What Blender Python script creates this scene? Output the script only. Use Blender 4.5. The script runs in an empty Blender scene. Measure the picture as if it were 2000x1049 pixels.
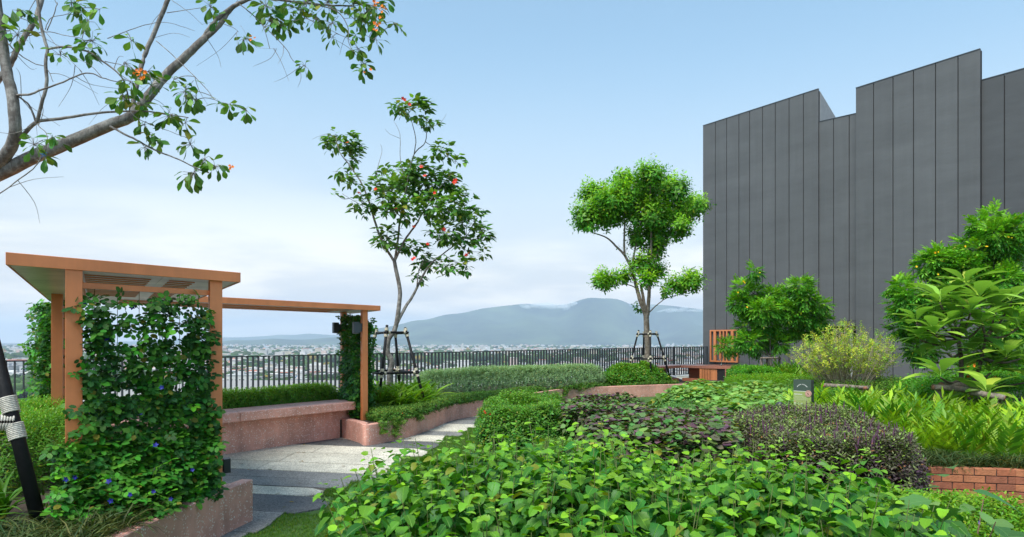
import bpy, math, random
import numpy as np
from mathutils import Matrix, Vector, Euler

S = bpy.context.scene
COL = S.collection
# ------------------------------------------------------------------ camera
F, CX, HY, EYE = 1333.0, 1000.0, 665.0, 1.75   # focal length and horizon of the photograph in its own pixels; eye height in metres
cd = bpy.data.cameras.new("camera"); cam = bpy.data.objects.new("camera", cd); COL.objects.link(cam)
cam.location = (0, 0, EYE); cam.rotation_euler = (math.radians(90), 0, 0)
cd.sensor_width = 36; cd.lens = F / 2000 * 36; cd.shift_y = (HY - 524.5) / 2000
cd.clip_start = 0.05; cd.clip_end = 90000
S.camera = cam
# ------------------------------------------------------------------ sky
W = bpy.data.worlds.new("World"); S.world = W; W.use_nodes = True
nt = W.node_tree; nt.nodes.clear()
def N(nt, t, **k):
    n = nt.nodes.new(t)
    for a, b in k.items():
        if a.startswith("i_"):
            n.inputs[int(a[2:]) if a[2:].isdigit() else a[2:].replace("_", " ")].default_value = b
        else: setattr(n, a, b)
    return n
SUN_EL, SUN_AZ = math.radians(58), math.radians(215)     # azimuth clockwise from +Y
sky = N(nt, "ShaderNodeTexSky", sky_type='NISHITA'); sky.sun_disc = False
sky.sun_elevation = SUN_EL; sky.sun_rotation = SUN_AZ; sky.altitude = 300; sky.air_density = 1.0; sky.dust_density = 0.6; sky.ozone_density = 1.6
tc = N(nt, "ShaderNodeTexCoord"); sx = N(nt, "ShaderNodeSeparateXYZ")
nt.links.new(tc.outputs['Generated'], sx.inputs[0])
add = N(nt, "ShaderNodeMath", operation='ADD', i_1=0.10); nt.links.new(sx.outputs['Z'], add.inputs[0])
mx = N(nt, "ShaderNodeMath", operation='MAXIMUM', i_1=0.03); nt.links.new(add.outputs[0], mx.inputs[0])
dv = N(nt, "ShaderNodeVectorMath", operation='DIVIDE'); cb = N(nt, "ShaderNodeCombineXYZ")
for k in range(3): nt.links.new(mx.outputs[0], cb.inputs[k])
nt.links.new(tc.outputs['Generated'], dv.inputs[0]); nt.links.new(cb.outputs[0], dv.inputs[1])
no = N(nt, "ShaderNodeTexNoise"); no.inputs['Scale'].default_value = 0.75; no.inputs['Detail'].default_value = 6; no.inputs['Roughness'].default_value = .52; no.inputs['Distortion'].default_value = .3
nt.links.new(dv.outputs[0], no.inputs['Vector'])
# veil of thin cloud, thick towards the horizon
el = N(nt, "ShaderNodeMapRange", interpolation_type='SMOOTHSTEP'); 
for a, b in (('From Min', -.02), ('From Max', .46), ('To Min', 1.0), ('To Max', .30)): el.inputs[a].default_value = b
nt.links.new(sx.outputs['Z'], el.inputs['Value'])
# faint cloud structure: only brightness of the veil
cl = N(nt, "ShaderNodeMapRange", interpolation_type='SMOOTHSTEP')
for a, b in (('From Min', .38), ('From Max', .66), ('To Min', 0.0), ('To Max', 1.0)): cl.inputs[a].default_value = b
nt.links.new(no.outputs['Fac'], cl.inputs['Value'])
low = N(nt, "ShaderNodeMapRange", interpolation_type='SMOOTHSTEP')
for a, b in (('From Min', .10), ('From Max', .26), ('To Min', 1.0), ('To Max', 0.06)): low.inputs[a].default_value = b
nt.links.new(sx.outputs['Z'], low.inputs['Value'])
ml = N(nt, "ShaderNodeMath", operation='MULTIPLY'); nt.links.new(cl.outputs[0], ml.inputs[0]); nt.links.new(low.outputs[0], ml.inputs[1])
cc = N(nt, "ShaderNodeMix", data_type='RGBA'); cc.inputs[6].default_value = (5.05, 4.65, 4.6, 1); cc.inputs[7].default_value = (7.5, 6.6, 5.7, 1)
nt.links.new(ml.outputs[0], cc.inputs[0])
hue = N(nt, "ShaderNodeMix", data_type='RGBA', blend_type='MULTIPLY'); hue.inputs[0].default_value = 1; hue.inputs[7].default_value = (.40, 1.30, 1.36, 1)
nt.links.new(sky.outputs[0], hue.inputs[6])
ms = N(nt, "ShaderNodeMix", data_type='RGBA'); nt.links.new(el.outputs[0], ms.inputs[0]); nt.links.new(hue.outputs[2], ms.inputs[6]); nt.links.new(cc.outputs[2], ms.inputs[7])
bg = N(nt, "ShaderNodeBackground"); bg.inputs['Strength'].default_value = 0.094; nt.links.new(ms.outputs[2], bg.inputs['Color'])
wo = N(nt, "ShaderNodeOutputWorld"); nt.links.new(bg.outputs[0], wo.inputs['Surface'])
# ------------------------------------------------------------------ sun through thin cloud
sl = bpy.data.lights.new("sun", 'SUN'); sl.energy = 2.8; sl.angle = math.radians(32); sl.color = (1, .955, .88)
so = bpy.data.objects.new("sun", sl); COL.objects.link(so)
sd = Vector((math.sin(SUN_AZ) * math.cos(SUN_EL), math.cos(SUN_AZ) * math.cos(SUN_EL), math.sin(SUN_EL)))
so.rotation_euler = sd.to_track_quat('Z', 'Y').to_euler()
S.view_settings.view_transform = 'Standard'; S.view_settings.look = 'None'; S.view_settings.exposure = 0.97; S.view_settings.gamma = 1; S.view_settings.use_curve_mapping = False
S.render.engine = 'CYCLES'
c = S.cycles; c.max_bounces = 6; c.diffuse_bounces = 3; c.glossy_bounces = 2; c.transmission_bounces = 3; c.transparent_max_bounces = 6; c.volume_bounces = 3
c.use_denoising = True; c.caustics_reflective = False; c.caustics_refractive = False; c.sample_clamp_indirect = 6
try: c.denoiser = 'OPENIMAGEDENOISE'; c.denoising_prefilter = 'ACCURATE'
except Exception: pass

# ------------------------------------------------------------------ helpers
def at(px, py, z=0.0):                    # the point of a level surface of height z that the photograph shows at (px, py)
    D = (EYE - z) * F / (py - HY); return Vector(((px - CX) / F * D, D, z))
def P(px, py, D): return Vector(((px - CX) / F * D, D, EYE - (py - HY) / F * D))

def new_mat(name):
    m = bpy.data.materials.new(name); m.use_nodes = True; t = m.node_tree; t.nodes.clear()
    o = N(t, "ShaderNodeOutputMaterial"); b = N(t, "ShaderNodeBsdfPrincipled"); t.links.new(b.outputs[0], o.inputs[0]); return m, t, b, o
def rgb(c): return (c[0], c[1], c[2], 1)
def solid(name, col, rough=.6, metal=0, var=.12, scale=6, bump=.0, bscale=60, spec=.5, stretch=(1, 1, 1), objvar=0, streak=0):
    m, t, b, o = new_mat(name)
    tcn = N(t, "ShaderNodeTexCoord"); mp = N(t, "ShaderNodeMapping"); mp.inputs['Scale'].default_value = stretch
    t.links.new(tcn.outputs['Object'], mp.inputs[0])
    n1 = N(t, "ShaderNodeTexNoise"); n1.inputs['Scale'].default_value = scale; n1.inputs['Detail'].default_value = 6; n1.inputs['Roughness'].default_value = .62; t.links.new(mp.outputs[0], n1.inputs['Vector'])
    r = N(t, "ShaderNodeMapRange"); r.inputs['From Min'].default_value = .3; r.inputs['From Max'].default_value = .7; r.inputs['To Min'].default_value = 1 - var; r.inputs['To Max'].default_value = 1 + var
    t.links.new(n1.outputs['Fac'], r.inputs['Value'])
    v = N(t, "ShaderNodeVectorMath", operation='SCALE'); v.inputs[0].default_value = col[:3]; t.links.new(r.outputs[0], v.inputs['Scale'])
    cur = v.outputs[0]
    if objvar:          # every piece a slightly different tone
        oi = N(t, "ShaderNodeObjectInfo"); ro = N(t, "ShaderNodeMapRange"); ro.inputs['To Min'].default_value = 1 - objvar; ro.inputs['To Max'].default_value = 1 + objvar; t.links.new(oi.outputs['Random'], ro.inputs['Value'])
        v2_ = N(t, "ShaderNodeVectorMath", operation='SCALE'); t.links.new(cur, v2_.inputs[0]); t.links.new(ro.outputs[0], v2_.inputs['Scale']); cur = v2_.outputs[0]
    if streak:          # pale dusty rain streaks
        mp3 = N(t, "ShaderNodeMapping"); mp3.inputs['Scale'].default_value = (3.2, 3.2, .22); t.links.new(tcn.outputs['Object'], mp3.inputs[0]); n3 = N(t, "ShaderNodeTexNoise"); n3.inputs['Scale'].default_value = 1.6; n3.inputs['Detail'].default_value = 7; n3.inputs['Roughness'].default_value = .68; t.links.new(mp3.outputs[0], n3.inputs['Vector'])
        r3 = N(t, "ShaderNodeMapRange"); r3.inputs['From Min'].default_value = .35; r3.inputs['From Max'].default_value = .7; r3.inputs['To Min'].default_value = 1 - streak * .6; r3.inputs['To Max'].default_value = 1 + streak; t.links.new(n3.outputs['Fac'], r3.inputs['Value'])
        v3_ = N(t, "ShaderNodeVectorMath", operation='SCALE'); t.links.new(cur, v3_.inputs[0]); t.links.new(r3.outputs[0], v3_.inputs['Scale']); cur = v3_.outputs[0]
    t.links.new(cur, b.inputs['Base Color'])
    b.inputs['Roughness'].default_value = rough; b.inputs['Metallic'].default_value = metal; b.inputs['Specular IOR Level'].default_value = spec
    if bump:
        n2 = N(t, "ShaderNodeTexNoise"); n2.inputs['Scale'].default_value = bscale; n2.inputs['Detail'].default_value = 4; t.links.new(mp.outputs[0], n2.inputs['Vector'])
        bp = N(t, "ShaderNodeBump"); bp.inputs['Strength'].default_value = bump; bp.inputs['Distance'].default_value = .01
        t.links.new(n2.outputs['Fac'], bp.inputs['Height']); t.links.new(bp.outputs[0], b.inputs['Normal'])
    return m

def leaf_mat(name, col, young,  rough=.45, trans=.3, veins=False, hv=.035, spec=.24, under=None):
    """col: mature leaf, young: colour where the leaf's own age value (attribute tint) is 1"""
    m, t, b, o = new_mat(name)
    a1 = N(t, "ShaderNodeAttribute", attribute_type='GEOMETRY', attribute_name='tint'); a2 = N(t, "ShaderNodeAttribute", attribute_type='OBJECT', attribute_name='tint')
    ad = N(t, "ShaderNodeMath", operation='ADD', use_clamp=True); t.links.new(a1.outputs['Fac'], ad.inputs[0]); t.links.new(a2.outputs['Fac'], ad.inputs[1])
    mc = N(t, "ShaderNodeMix", data_type='RGBA'); mc.inputs[6].default_value = rgb(col); mc.inputs[7].default_value = rgb(young); t.links.new(ad.outputs[0], mc.inputs[0])
    geo = N(t, "ShaderNodeNewGeometry"); oi = N(t, "ShaderNodeObjectInfo")
    ra = N(t, "ShaderNodeMath", operation='ADD'); t.links.new(geo.outputs['Random Per Island'], ra.inputs[0]); t.links.new(oi.outputs['Random'], ra.inputs[1])
    fr = N(t, "ShaderNodeMath", operation='FRACT'); t.links.new(ra.outputs[0], fr.inputs[0])
    hs = N(t, "ShaderNodeHueSaturation"); t.links.new(mc.outputs[2], hs.inputs['Color'])
    r1 = N(t, "ShaderNodeMapRange"); r1.inputs['To Min'].default_value = .5 - hv; r1.inputs['To Max'].default_value = .5 + hv * .6; t.links.new(fr.outputs[0], r1.inputs['Value']); t.links.new(r1.outputs[0], hs.inputs['Hue'])
    m7 = N(t, "ShaderNodeMath", operation='MULTIPLY', i_1=7.31); t.links.new(fr.outputs[0], m7.inputs[0]); f7 = N(t, "ShaderNodeMath", operation='FRACT'); t.links.new(m7.outputs[0], f7.inputs[0])
    r2 = N(t, "ShaderNodeMapRange"); r2.inputs['To Min'].default_value = .62; r2.inputs['To Max'].default_value = 1.45; t.links.new(f7.outputs[0], r2.inputs['Value']); t.links.new(r2.outputs[0], hs.inputs['Value'])
    dd_ = N(t, "ShaderNodeMath", operation='GREATER_THAN', i_1=.972 if name != 'eggplant_leaf' else 2.0); t.links.new(f7.outputs[0], dd_.inputs[0]); db_ = N(t, "ShaderNodeMix", data_type='RGBA'); t.links.new(dd_.outputs[0], db_.inputs[0]); t.links.new(hs.outputs[0], db_.inputs[6]); db_.inputs[7].default_value = rgb([col[0] * 1.5 + .16, col[1] * .8 + .10, col[2] * .6 + .01])   # a few yellowing leaves
    cur = db_.outputs[2]
    if veins:
        uv = N(t, "ShaderNodeUVMap"); s2 = N(t, "ShaderNodeSeparateXYZ"); t.links.new(uv.outputs[0], s2.inputs[0])
        sb = N(t, "ShaderNodeMath", operation='SUBTRACT', i_1=.5); t.links.new(s2.outputs[0], sb.inputs[0])
        ab = N(t, "ShaderNodeMath", operation='ABSOLUTE'); t.links.new(sb.outputs[0], ab.inputs[0])
        mr = N(t, "ShaderNodeMapRange"); 
        for a, v in (('From Min', .0), ('From Max', .035), ('To Min', 1.), ('To Max', 0.)): mr.inputs[a].default_value = v
        t.links.new(ab.outputs[0], mr.inputs['Value'])
        k = N(t, "ShaderNodeMath", operation='MULTIPLY', i_1=-9.); t.links.new(ab.outputs[0], k.inputs[0])
        k2 = N(t, "ShaderNodeMath", operation='MULTIPLY', i_1=veins if veins is not True else 8.); t.links.new(s2.outputs[1], k2.inputs[0])
        k3 = N(t, "ShaderNodeMath", operation='ADD'); t.links.new(k.outputs[0], k3.inputs[0]); t.links.new(k2.outputs[0], k3.inputs[1])
        fq = N(t, "ShaderNodeMath", operation='PINGPONG', i_1=.5); t.links.new(k3.outputs[0], fq.inputs[0])
        mr2 = N(t, "ShaderNodeMapRange")
        for a, v in (('From Min', .0), ('From Max', .12), ('To Min', .55), ('To Max', 0.)): mr2.inputs[a].default_value = v
        t.links.new(fq.outputs[0], mr2.inputs['Value'])
        mm = N(t, "ShaderNodeMath", operation='MAXIMUM'); t.links.new(mr.outputs[0], mm.inputs[0]); t.links.new(mr2.outputs[0], mm.inputs[1])
        vs = N(t, "ShaderNodeMix", data_type='RGBA'); t.links.new(cur, vs.inputs[6]); vs.inputs[7].default_value = rgb([min(1, young[i] * .8 + col[i] * .6 + .02) for i in range(3)])
        sc = N(t, "ShaderNodeMath", operation='MULTIPLY', i_1=.5); t.links.new(mm.outputs[0], sc.inputs[0]); t.links.new(sc.outputs[0], vs.inputs[0])
        cur = vs.outputs[2]
        bp = N(t, "ShaderNodeBump"); bp.inputs['Strength'].default_value = .5; bp.inputs['Distance'].default_value = .004; bp.invert = True
        t.links.new(mm.outputs[0], bp.inputs['Height']); t.links.new(bp.outputs[0], b.inputs['Normal'])
    if under:
        um = N(t, "ShaderNodeMix", data_type='RGBA'); t.links.new(geo.outputs['Backfacing'], um.inputs[0]); t.links.new(cur, um.inputs[6]); um.inputs[7].default_value = rgb(under); cur = um.outputs[2]
    t.links.new(cur, b.inputs['Base Color']); b.inputs['Roughness'].default_value = rough; b.inputs['Specular IOR Level'].default_value = spec
    tr = N(t, "ShaderNodeBsdfTranslucent"); tb = N(t, "ShaderNodeMix", data_type='RGBA', blend_type='MULTIPLY'); tb.inputs[0].default_value = 1; tb.inputs[7].default_value = (1.5, 1.6, .5, 1)
    t.links.new(cur, tb.inputs[6]); t.links.new(tb.outputs[2], tr.inputs['Color'])
    mxs = N(t, "ShaderNodeMixShader"); mxs.inputs[0].default_value = trans; t.links.new(b.outputs[0], mxs.inputs[1]); t.links.new(tr.outputs[0], mxs.inputs[2]); t.links.new(mxs.outputs[0], o.inputs[0])
    return m

def tag(o, label=None, cat=None, group=None, kind=None):
    for k, v in (('label', label), ('category', cat), ('group', group), ('kind', kind)):
        if v: o[k] = v
    return o
def thing(name, loc, label, cat, group=None):
    o = bpy.data.objects.new(name, None); COL.objects.link(o); o.location = loc; o.empty_display_size = .2
    return tag(o, label, cat, group)
def link(name, me, mat=None, parent=None, kind=None):
    o = bpy.data.objects.new(name, me); COL.objects.link(o)
    if mat and not me.materials: me.materials.append(mat)
    if parent:
        o.parent = parent
        if parent.type == 'EMPTY': o.matrix_parent_inverse = Matrix.Translation(-Vector(parent.location))
    if kind: o['kind'] = kind
    return o

class MB:
    def __init__(s): s.v = []; s.f = []; s.sm = []
    def add(s, vs, fs, smooth=False):
        n = len(s.v); s.v += [tuple(v) for v in vs]; s.f += [tuple(i + n for i in f) for f in fs]; s.sm += [smooth] * len(fs); return s
    def obox(s, c, ax, ay, az):              # centre and three half-axes
        c, ax, ay, az = Vector(c), Vector(ax), Vector(ay), Vector(az)
        vs = [c + ax * i + ay * j + az * k for k in (-1, 1) for j in (-1, 1) for i in (-1, 1)]
        return s.add(vs, [(0, 2, 3, 1), (4, 5, 7, 6), (0, 1, 5, 4), (2, 6, 7, 3), (0, 4, 6, 2), (1, 3, 7, 5)])
    def box(s, x0, x1, y0, y1, z0, z1): return s.obox(((x0 + x1) / 2, (y0 + y1) / 2, (z0 + z1) / 2), ((x1 - x0) / 2, 0, 0), (0, (y1 - y0) / 2, 0), (0, 0, (z1 - z0) / 2))
    def bar(s, a, b, w, h, up=(0, 0, 1)):     # square bar from a to b
        a, b = Vector(a), Vector(b); d = (b - a); l = d.length; d.normalize(); u = Vector(up); sd = d.cross(u).normalized(); u = sd.cross(d)
        return s.obox((a + b) / 2, d * l / 2, sd * w / 2, u * h / 2)
    def prism(s, poly, z0, z1):
        n = len(poly); A = sum(poly[i][0] * poly[(i + 1) % n][1] - poly[(i + 1) % n][0] * poly[i][1] for i in range(n))
        if A < 0: poly = poly[::-1]
        vs = [(p[0], p[1], z0) for p in poly] + [(p[0], p[1], z1) for p in poly]
        return s.add(vs, [tuple(range(n))[::-1], tuple(range(n, 2 * n))] + [(i, (i + 1) % n, n + (i + 1) % n, n + i) for i in range(n)])
    def tube(s, pts, rad, k=7, cap=True):
        pts = [Vector(p) for p in pts]; n = len(pts); rad = rad if hasattr(rad, '__len__') else [rad] * n
        vs = []; up = Vector((.13, .21, 1)).normalized()
        for i in range(n):
            d = (pts[min(i + 1, n - 1)] - pts[max(i - 1, 0)]).normalized(); x = d.cross(up)
            if x.length < .05: x = d.cross(Vector((1, 0, 0)))
            x.normalize(); y = d.cross(x); up = y if False else up
            vs += [pts[i] + (x * math.cos(a) + y * math.sin(a)) * rad[i] for a in [2 * math.pi * j / k for j in range(k)]]
        fs = [(i * k + j, i * k + (j + 1) % k, (i + 1) * k + (j + 1) % k, (i + 1) * k + j) for i in range(n - 1) for j in range(k)]
        if cap: fs += [tuple(range(k))[::-1], tuple(range((n - 1) * k, n * k))]
        return s.add(vs, fs, True)
    def mesh(s, name):
        me = bpy.data.meshes.new(name); me.from_pydata(s.v, [], s.f); me.polygons.foreach_set("use_smooth", s.sm); me.update(); return me
    def build(s, name, mat, parent=None, kind=None, bevel=0):
        o = link(name, s.mesh(name), mat, parent, kind)
        if bevel: b = o.modifiers.new("bevel", 'BEVEL'); b.width = bevel; b.segments = 2; b.limit_method = 'ANGLE'
        return o

def smooth_path(pts, n=4):
    pts = [Vector(p) for p in pts]; out = []
    for i in range(len(pts) - 1):
        p0, p1, p2, p3 = pts[max(i - 1, 0)], pts[i], pts[i + 1], pts[min(i + 2, len(pts) - 1)]
        for k in range(n):
            t = k / n; out.append(.5 * ((2 * p1) + (p2 - p0) * t + (2 * p0 - 5 * p1 + 4 * p2 - p3) * t * t + (3 * p1 - p0 - 3 * p2 + p3) * t ** 3))
    return out + [pts[-1]]
def branch(mb, pts, r0, r1, k=7, n=4, wob=0, rng=random):
    sp = smooth_path(pts, n); m = len(sp)
    if wob: sp = [sp[0]] + [p + Vector([rng.uniform(-wob, wob) for _ in range(3)]) for p in sp[1:-1]] + [sp[-1]]
    mb.tube(sp, [r0 + (r1 - r0) * i / (m - 1) for i in range(m)], k); return sp

# ---- leaves as numpy templates: length along +Y, width X, face +Z
def T_leaf(w=.55, rows=4, fold=.12, droop=.18, shape='ovate', serr=0.0):
    ts = [(i + 1) / (rows + 1) for i in range(rows)]
    def hw(t):
        if shape == 'ovate': return w / 2 * (math.sin(math.pi * t ** .62)) ** .8
        if shape == 'heart': return w / 2 * (math.sin(math.pi * t ** .68)) ** .62
        if shape == 'obov': return w / 2 * (math.sin(math.pi * t ** 1.7)) ** .75
        if shape == 'round': return w / 2 * (math.sin(math.pi * (.06 + .90 * t))) ** .5
        return w / 2 * (math.sin(math.pi * t)) ** .7
    v = [(0, 0, 0)]; uv = [(.5, 0)]; f = []
    for i, t in enumerate(ts):
        h = hw(t) * (1 + (serr if i % 2 else -serr)); z = -droop * t * t
        v += [(-h, t, z + fold * h * 1.6), (0, t, z), (h, t, z + fold * h * 1.6)]; uv += [(.5 - h / w, t), (.5, t), (.5 + h / w, t)]
    v.append((0, 1, -droop)); uv.append((.5, 1)); e = len(v) - 1
    f += [(0, 2, 1), (0, 3, 2)]
    for i in range(rows - 1):
        a = 1 + 3 * i; f += [(a, a + 1, a + 4, a + 3), (a + 1, a + 2, a + 5, a + 4)]
    a = 1 + 3 * (rows - 1); f += [(a, a + 1, e), (a + 1, a + 2, e)]
    return np.array(v, float), f, np.array(uv, float)
def T_strap(w=.06, rows=6, arch=.5, tipdrop=.25):
    v = []; uv = []; f = []
    for i in range(rows + 1):
        t = i / rows; h = w / 2 * (1 - t ** 3) * (.5 + min(1, t * 3) * .5); z = arch * (t - t * t * (1 + tipdrop)); y = t * (1 - .12 * t)
        v += [(-h, y, z + h * .5), (0, y, z), (h, y, z + h * .5)]; uv += [(0, t), (.5, t), (1, t)]
    for i in range(rows):
        a = 3 * i; f += [(a, a + 1, a + 4, a + 3), (a + 1, a + 2, a + 5, a + 4)]
    return np.array(v, float), f, np.array(uv, float)
def T_join(parts):                            # parts: (template, 3x3 matrix, offset)
    V = []; Fs = []; U = []; n = 0
    for (v, f, u), M, o in parts:
        V.append(v @ np.array(M).T + np.array(o)); Fs += [tuple(i + n for i in q) for q in f]; U.append(u); n += len(v)
    return np.concatenate(V), Fs, np.concatenate(U)
def rotm(axis_dir, normal, s=1.0, sw=None):   # columns X,Y,Z
    y = np.array(axis_dir, float); y /= np.linalg.norm(y); z = np.array(normal, float); z -= y * z.dot(y); z /= np.linalg.norm(z); x = np.cross(y, z)
    return np.stack([x * (sw or s), y * s, z * s], 1)
def T_pinnate(pairs=6, ll=.34, lw=.36, droop=.25, base=.12, rows=1, taper=.5, up=.1, ang=1.15):
    lf = T_leaf(lw, rows, .15, .12); ps = []
    for i in range(pairs):
        t = base + (1 - base) * (i + .3) / pairs; o = (0, t * .82, -droop * t * t + .0); s = ll * (1 - taper * (abs(t - .45)) )
        for sg in (-1, 1): ps.append((lf, rotm((sg * math.sin(ang), math.cos(ang), up - .25), (sg * .1, 0, 1), s), o))
    ps.append((lf, rotm((0, 1, -.3), (0, 0, 1), ll * .9), (0, .82, -droop * .8)))
    return T_join(ps)
def T_sprig(k=8, ll=.4, lw=.45, rows=1, flat=.4, seed=1, lift=.7):
    """shoot growing along +Z with k leaves around it (template of height 1)"""
    r = random.Random(seed); lf = T_leaf(lw, rows, .15, .1); ps = []
    for i in range(k):
        t = i / max(1, k - 1); a = i * 2.4 + r.uniform(-.3, .3); d = (math.cos(a), math.sin(a), lift * (t - .1) + r.uniform(-.2, .3))
        s = ll * (1.15 - .5 * t) * r.uniform(.85, 1.15); ps.append((lf, rotm(d, (-.4 * math.cos(a), -.4 * math.sin(a), 1), s), (0, 0, t * .9)))
    return T_join(ps)

def frames(ax, nr, sc, sw=None):
    ax = ax / np.linalg.norm(ax, axis=1, keepdims=True); nr = nr - ax * (nr * ax).sum(1, keepdims=True); nr = nr / (np.linalg.norm(nr, axis=1, keepdims=True) + 1e-9)
    x = np.cross(ax, nr); sw = sc if sw is None else sw
    return np.stack([x * sw[:, None], ax * sc[:, None], nr * sc[:, None]], 2)     # (N,3,3)
def np_mesh(name, V, faces_idx, loop_tot, uv=None, tint=None, smooth=True):
    me = bpy.data.meshes.new(name); me.vertices.add(len(V)); me.vertices.foreach_set("co", V.astype(np.float32).ravel())
    me.loops.add(len(faces_idx)); me.loops.foreach_set("vertex_index", faces_idx.astype(np.int32))
    me.polygons.add(len(loop_tot)); st = np.concatenate([[0], np.cumsum(loop_tot)[:-1]]); me.polygons.foreach_set("loop_start", st.astype(np.int32))
    me.polygons.foreach_set("use_smooth", np.full(len(loop_tot), smooth))
    if uv is not None:
        u = me.uv_layers.new(name="UVMap"); u.data.foreach_set("uv", uv.astype(np.float32).ravel())
    if tint is not None:
        a = me.attributes.new("tint", 'FLOAT', 'POINT'); a.data.foreach_set("value", tint.astype(np.float32))
    me.update(calc_edges=True); return me
def scatter_mesh(name, T, R, pos, tint):
    v, f, uv = T; n = len(pos); nv = len(v)
    V = np.einsum('nij,vj->nvi', R, v) + pos[:, None, :]
    fl = np.array([i for q in f for i in q]); ft = np.array([len(q) for q in f])
    idx = (fl[None, :] + (np.arange(n) * nv)[:, None]).ravel(); tot = np.tile(ft, n)
    return np_mesh(name, V.reshape(-1, 3), idx, tot, np.tile(uv[fl], (n, 1)), np.repeat(tint, nv))
_tm = {}
def foliage(parent, T, pos, ax, nr, sc, tint, mat, single=0, name='leaf', mass='foliage', sw=None, front=1.0, seed=0):
    """the leaves that show largest become single parts, the rest one joined mass"""
    pos, ax, nr, sc, tint = [np.asarray(a, float) for a in (pos, ax, nr, sc, tint)]
    R = frames(ax, nr, sc, sw); n = len(pos); pick = np.zeros(n, bool)
    if single:
        if n <= single: pick[:] = True
        else:
            d = np.linalg.norm(pos - np.array([0, 0, EYE]), axis=1); rk = np.random.RandomState(seed).rand(n)
            score = sc / d * (1 + .5 * rk) + front * (pos[:, 2] - pos[:, 2].min()) / (np.ptp(pos[:, 2]) + 1e-6) * np.median(sc / d)
            ipx = CX + F * pos[:, 0] / pos[:, 1]; ipy = HY + F * (EYE - pos[:, 2]) / pos[:, 1]
            score[(ipx < -20) | (ipx > 2020) | (ipy < -20) | (ipy > 1070) | (pos[:, 1] < .3)] = -1
            pick[np.argsort(-score)[:single]] = True
    if pick.any():
        me = scatter_mesh(name, T, np.eye(3)[None], np.zeros((1, 3)), np.zeros(1)); me.attributes.remove(me.attributes['tint']); me.materials.append(mat)
        for i in np.nonzero(pick)[0]:
            o = link(name, me, None, parent); M = Matrix.Identity(4)
            for a in range(3):
                for b in range(3): M[a][b] = R[i, a, b]
                M[a][3] = pos[i, a]
            o.matrix_basis = M; o['tint'] = float(tint[i])
    if (~pick).any():
        me = scatter_mesh(mass, T, R[~pick], pos[~pick], tint[~pick]); link(mass, me, mat, parent, 'stuff' if parent is None or single else None)
def jit(rs, n, s): return rs.normal(0, s, (n, 3))
def lumps(rs, k=6, f=2.0):
    A = rs.normal(0, 1, (k, 2)) * f; ph = rs.rand(k) * 6.28
    return lambda x, y: sum(np.sin(A[i, 0] * x + A[i, 1] * y + ph[i]) for i in range(k)) / math.sqrt(k)
def poly_info(poly, X, Y):
    poly = np.array([(p[0], p[1]) for p in poly], float); n = len(poly); ins = np.zeros(len(X), bool); best = np.full(len(X), 1e9); gx = np.zeros(len(X)); gy = np.zeros(len(X))
    for i in range(n):
        a, b = poly[i], poly[(i + 1) % n]
        c1 = (a[1] > Y) != (b[1] > Y); xi = (b[0] - a[0]) * (Y - a[1]) / (b[1] - a[1] + 1e-12) + a[0]; ins ^= c1 & (X < xi)
        d = b - a; t = np.clip(((X - a[0]) * d[0] + (Y - a[1]) * d[1]) / (d @ d), 0, 1); qx, qy = a[0] + t * d[0], a[1] + t * d[1]
        ds = np.hypot(X - qx, Y - qy); m = ds < best; best[m] = ds[m]; gx[m] = (qx - X)[m]; gy[m] = (qy - Y)[m]
    return ins, best, gx / (best + 1e-9), gy / (best + 1e-9)
def mound(poly, z0, h, n, ew, rs, lump=.08, lf=2.0, thick=.15, side=.35):
    """points on and just below the surface of a clipped plant mass, with outward normals"""
    P0 = np.array([(p[0], p[1]) for p in poly], float); lo, hi = P0.min(0), P0.max(0); L = lumps(rs, f=lf); pos = []; nr = []; got = 0
    while got < n:
        k = n * 3; X = rs.uniform(lo[0], hi[0], k); Y = rs.uniform(lo[1], hi[1], k); ins, d, gx, gy = poly_info(poly, X, Y)
        X, Y, d, gx, gy = [a[ins] for a in (X, Y, d, gx, gy)]; k = len(X)
        q = np.clip(d / ew, 0, 1); H = h * np.sqrt(1 - (1 - q) ** 2 * .92) * (1 + lump * L(X, Y)); sd = (rs.rand(k) < side) & (d < ew * .6)
        u = np.abs(rs.normal(0, thick, k)); z = np.where(sd, rs.rand(k) * H, H * (1 - np.clip(u, 0, .8)))
        o = np.where(sd, 1.0, (1 - q) ** 2); N_ = np.stack([gx * o, gy * o, 1.15 - o], 1); keep = sd | (rs.rand(k) < .75)
        pos.append(np.stack([X, Y, z0 + z], 1)[keep]); nr.append(N_[keep]); got += keep.sum()
    pos = np.concatenate(pos)[:n]; nr = np.concatenate(nr)[:n]; return pos, nr / np.linalg.norm(nr, axis=1, keepdims=True)
def blob(c, r, n, rs, thick=.35):
    """points in the outer part of an ellipsoid"""
    d = rs.normal(0, 1, (n, 3)); d /= np.linalg.norm(d, axis=1, keepdims=True); q = 1 - np.abs(rs.normal(0, thick, n)); q = np.clip(q, .05, 1.05)
    return np.array(c) + d * q[:, None] * np.array(r), d
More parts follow.
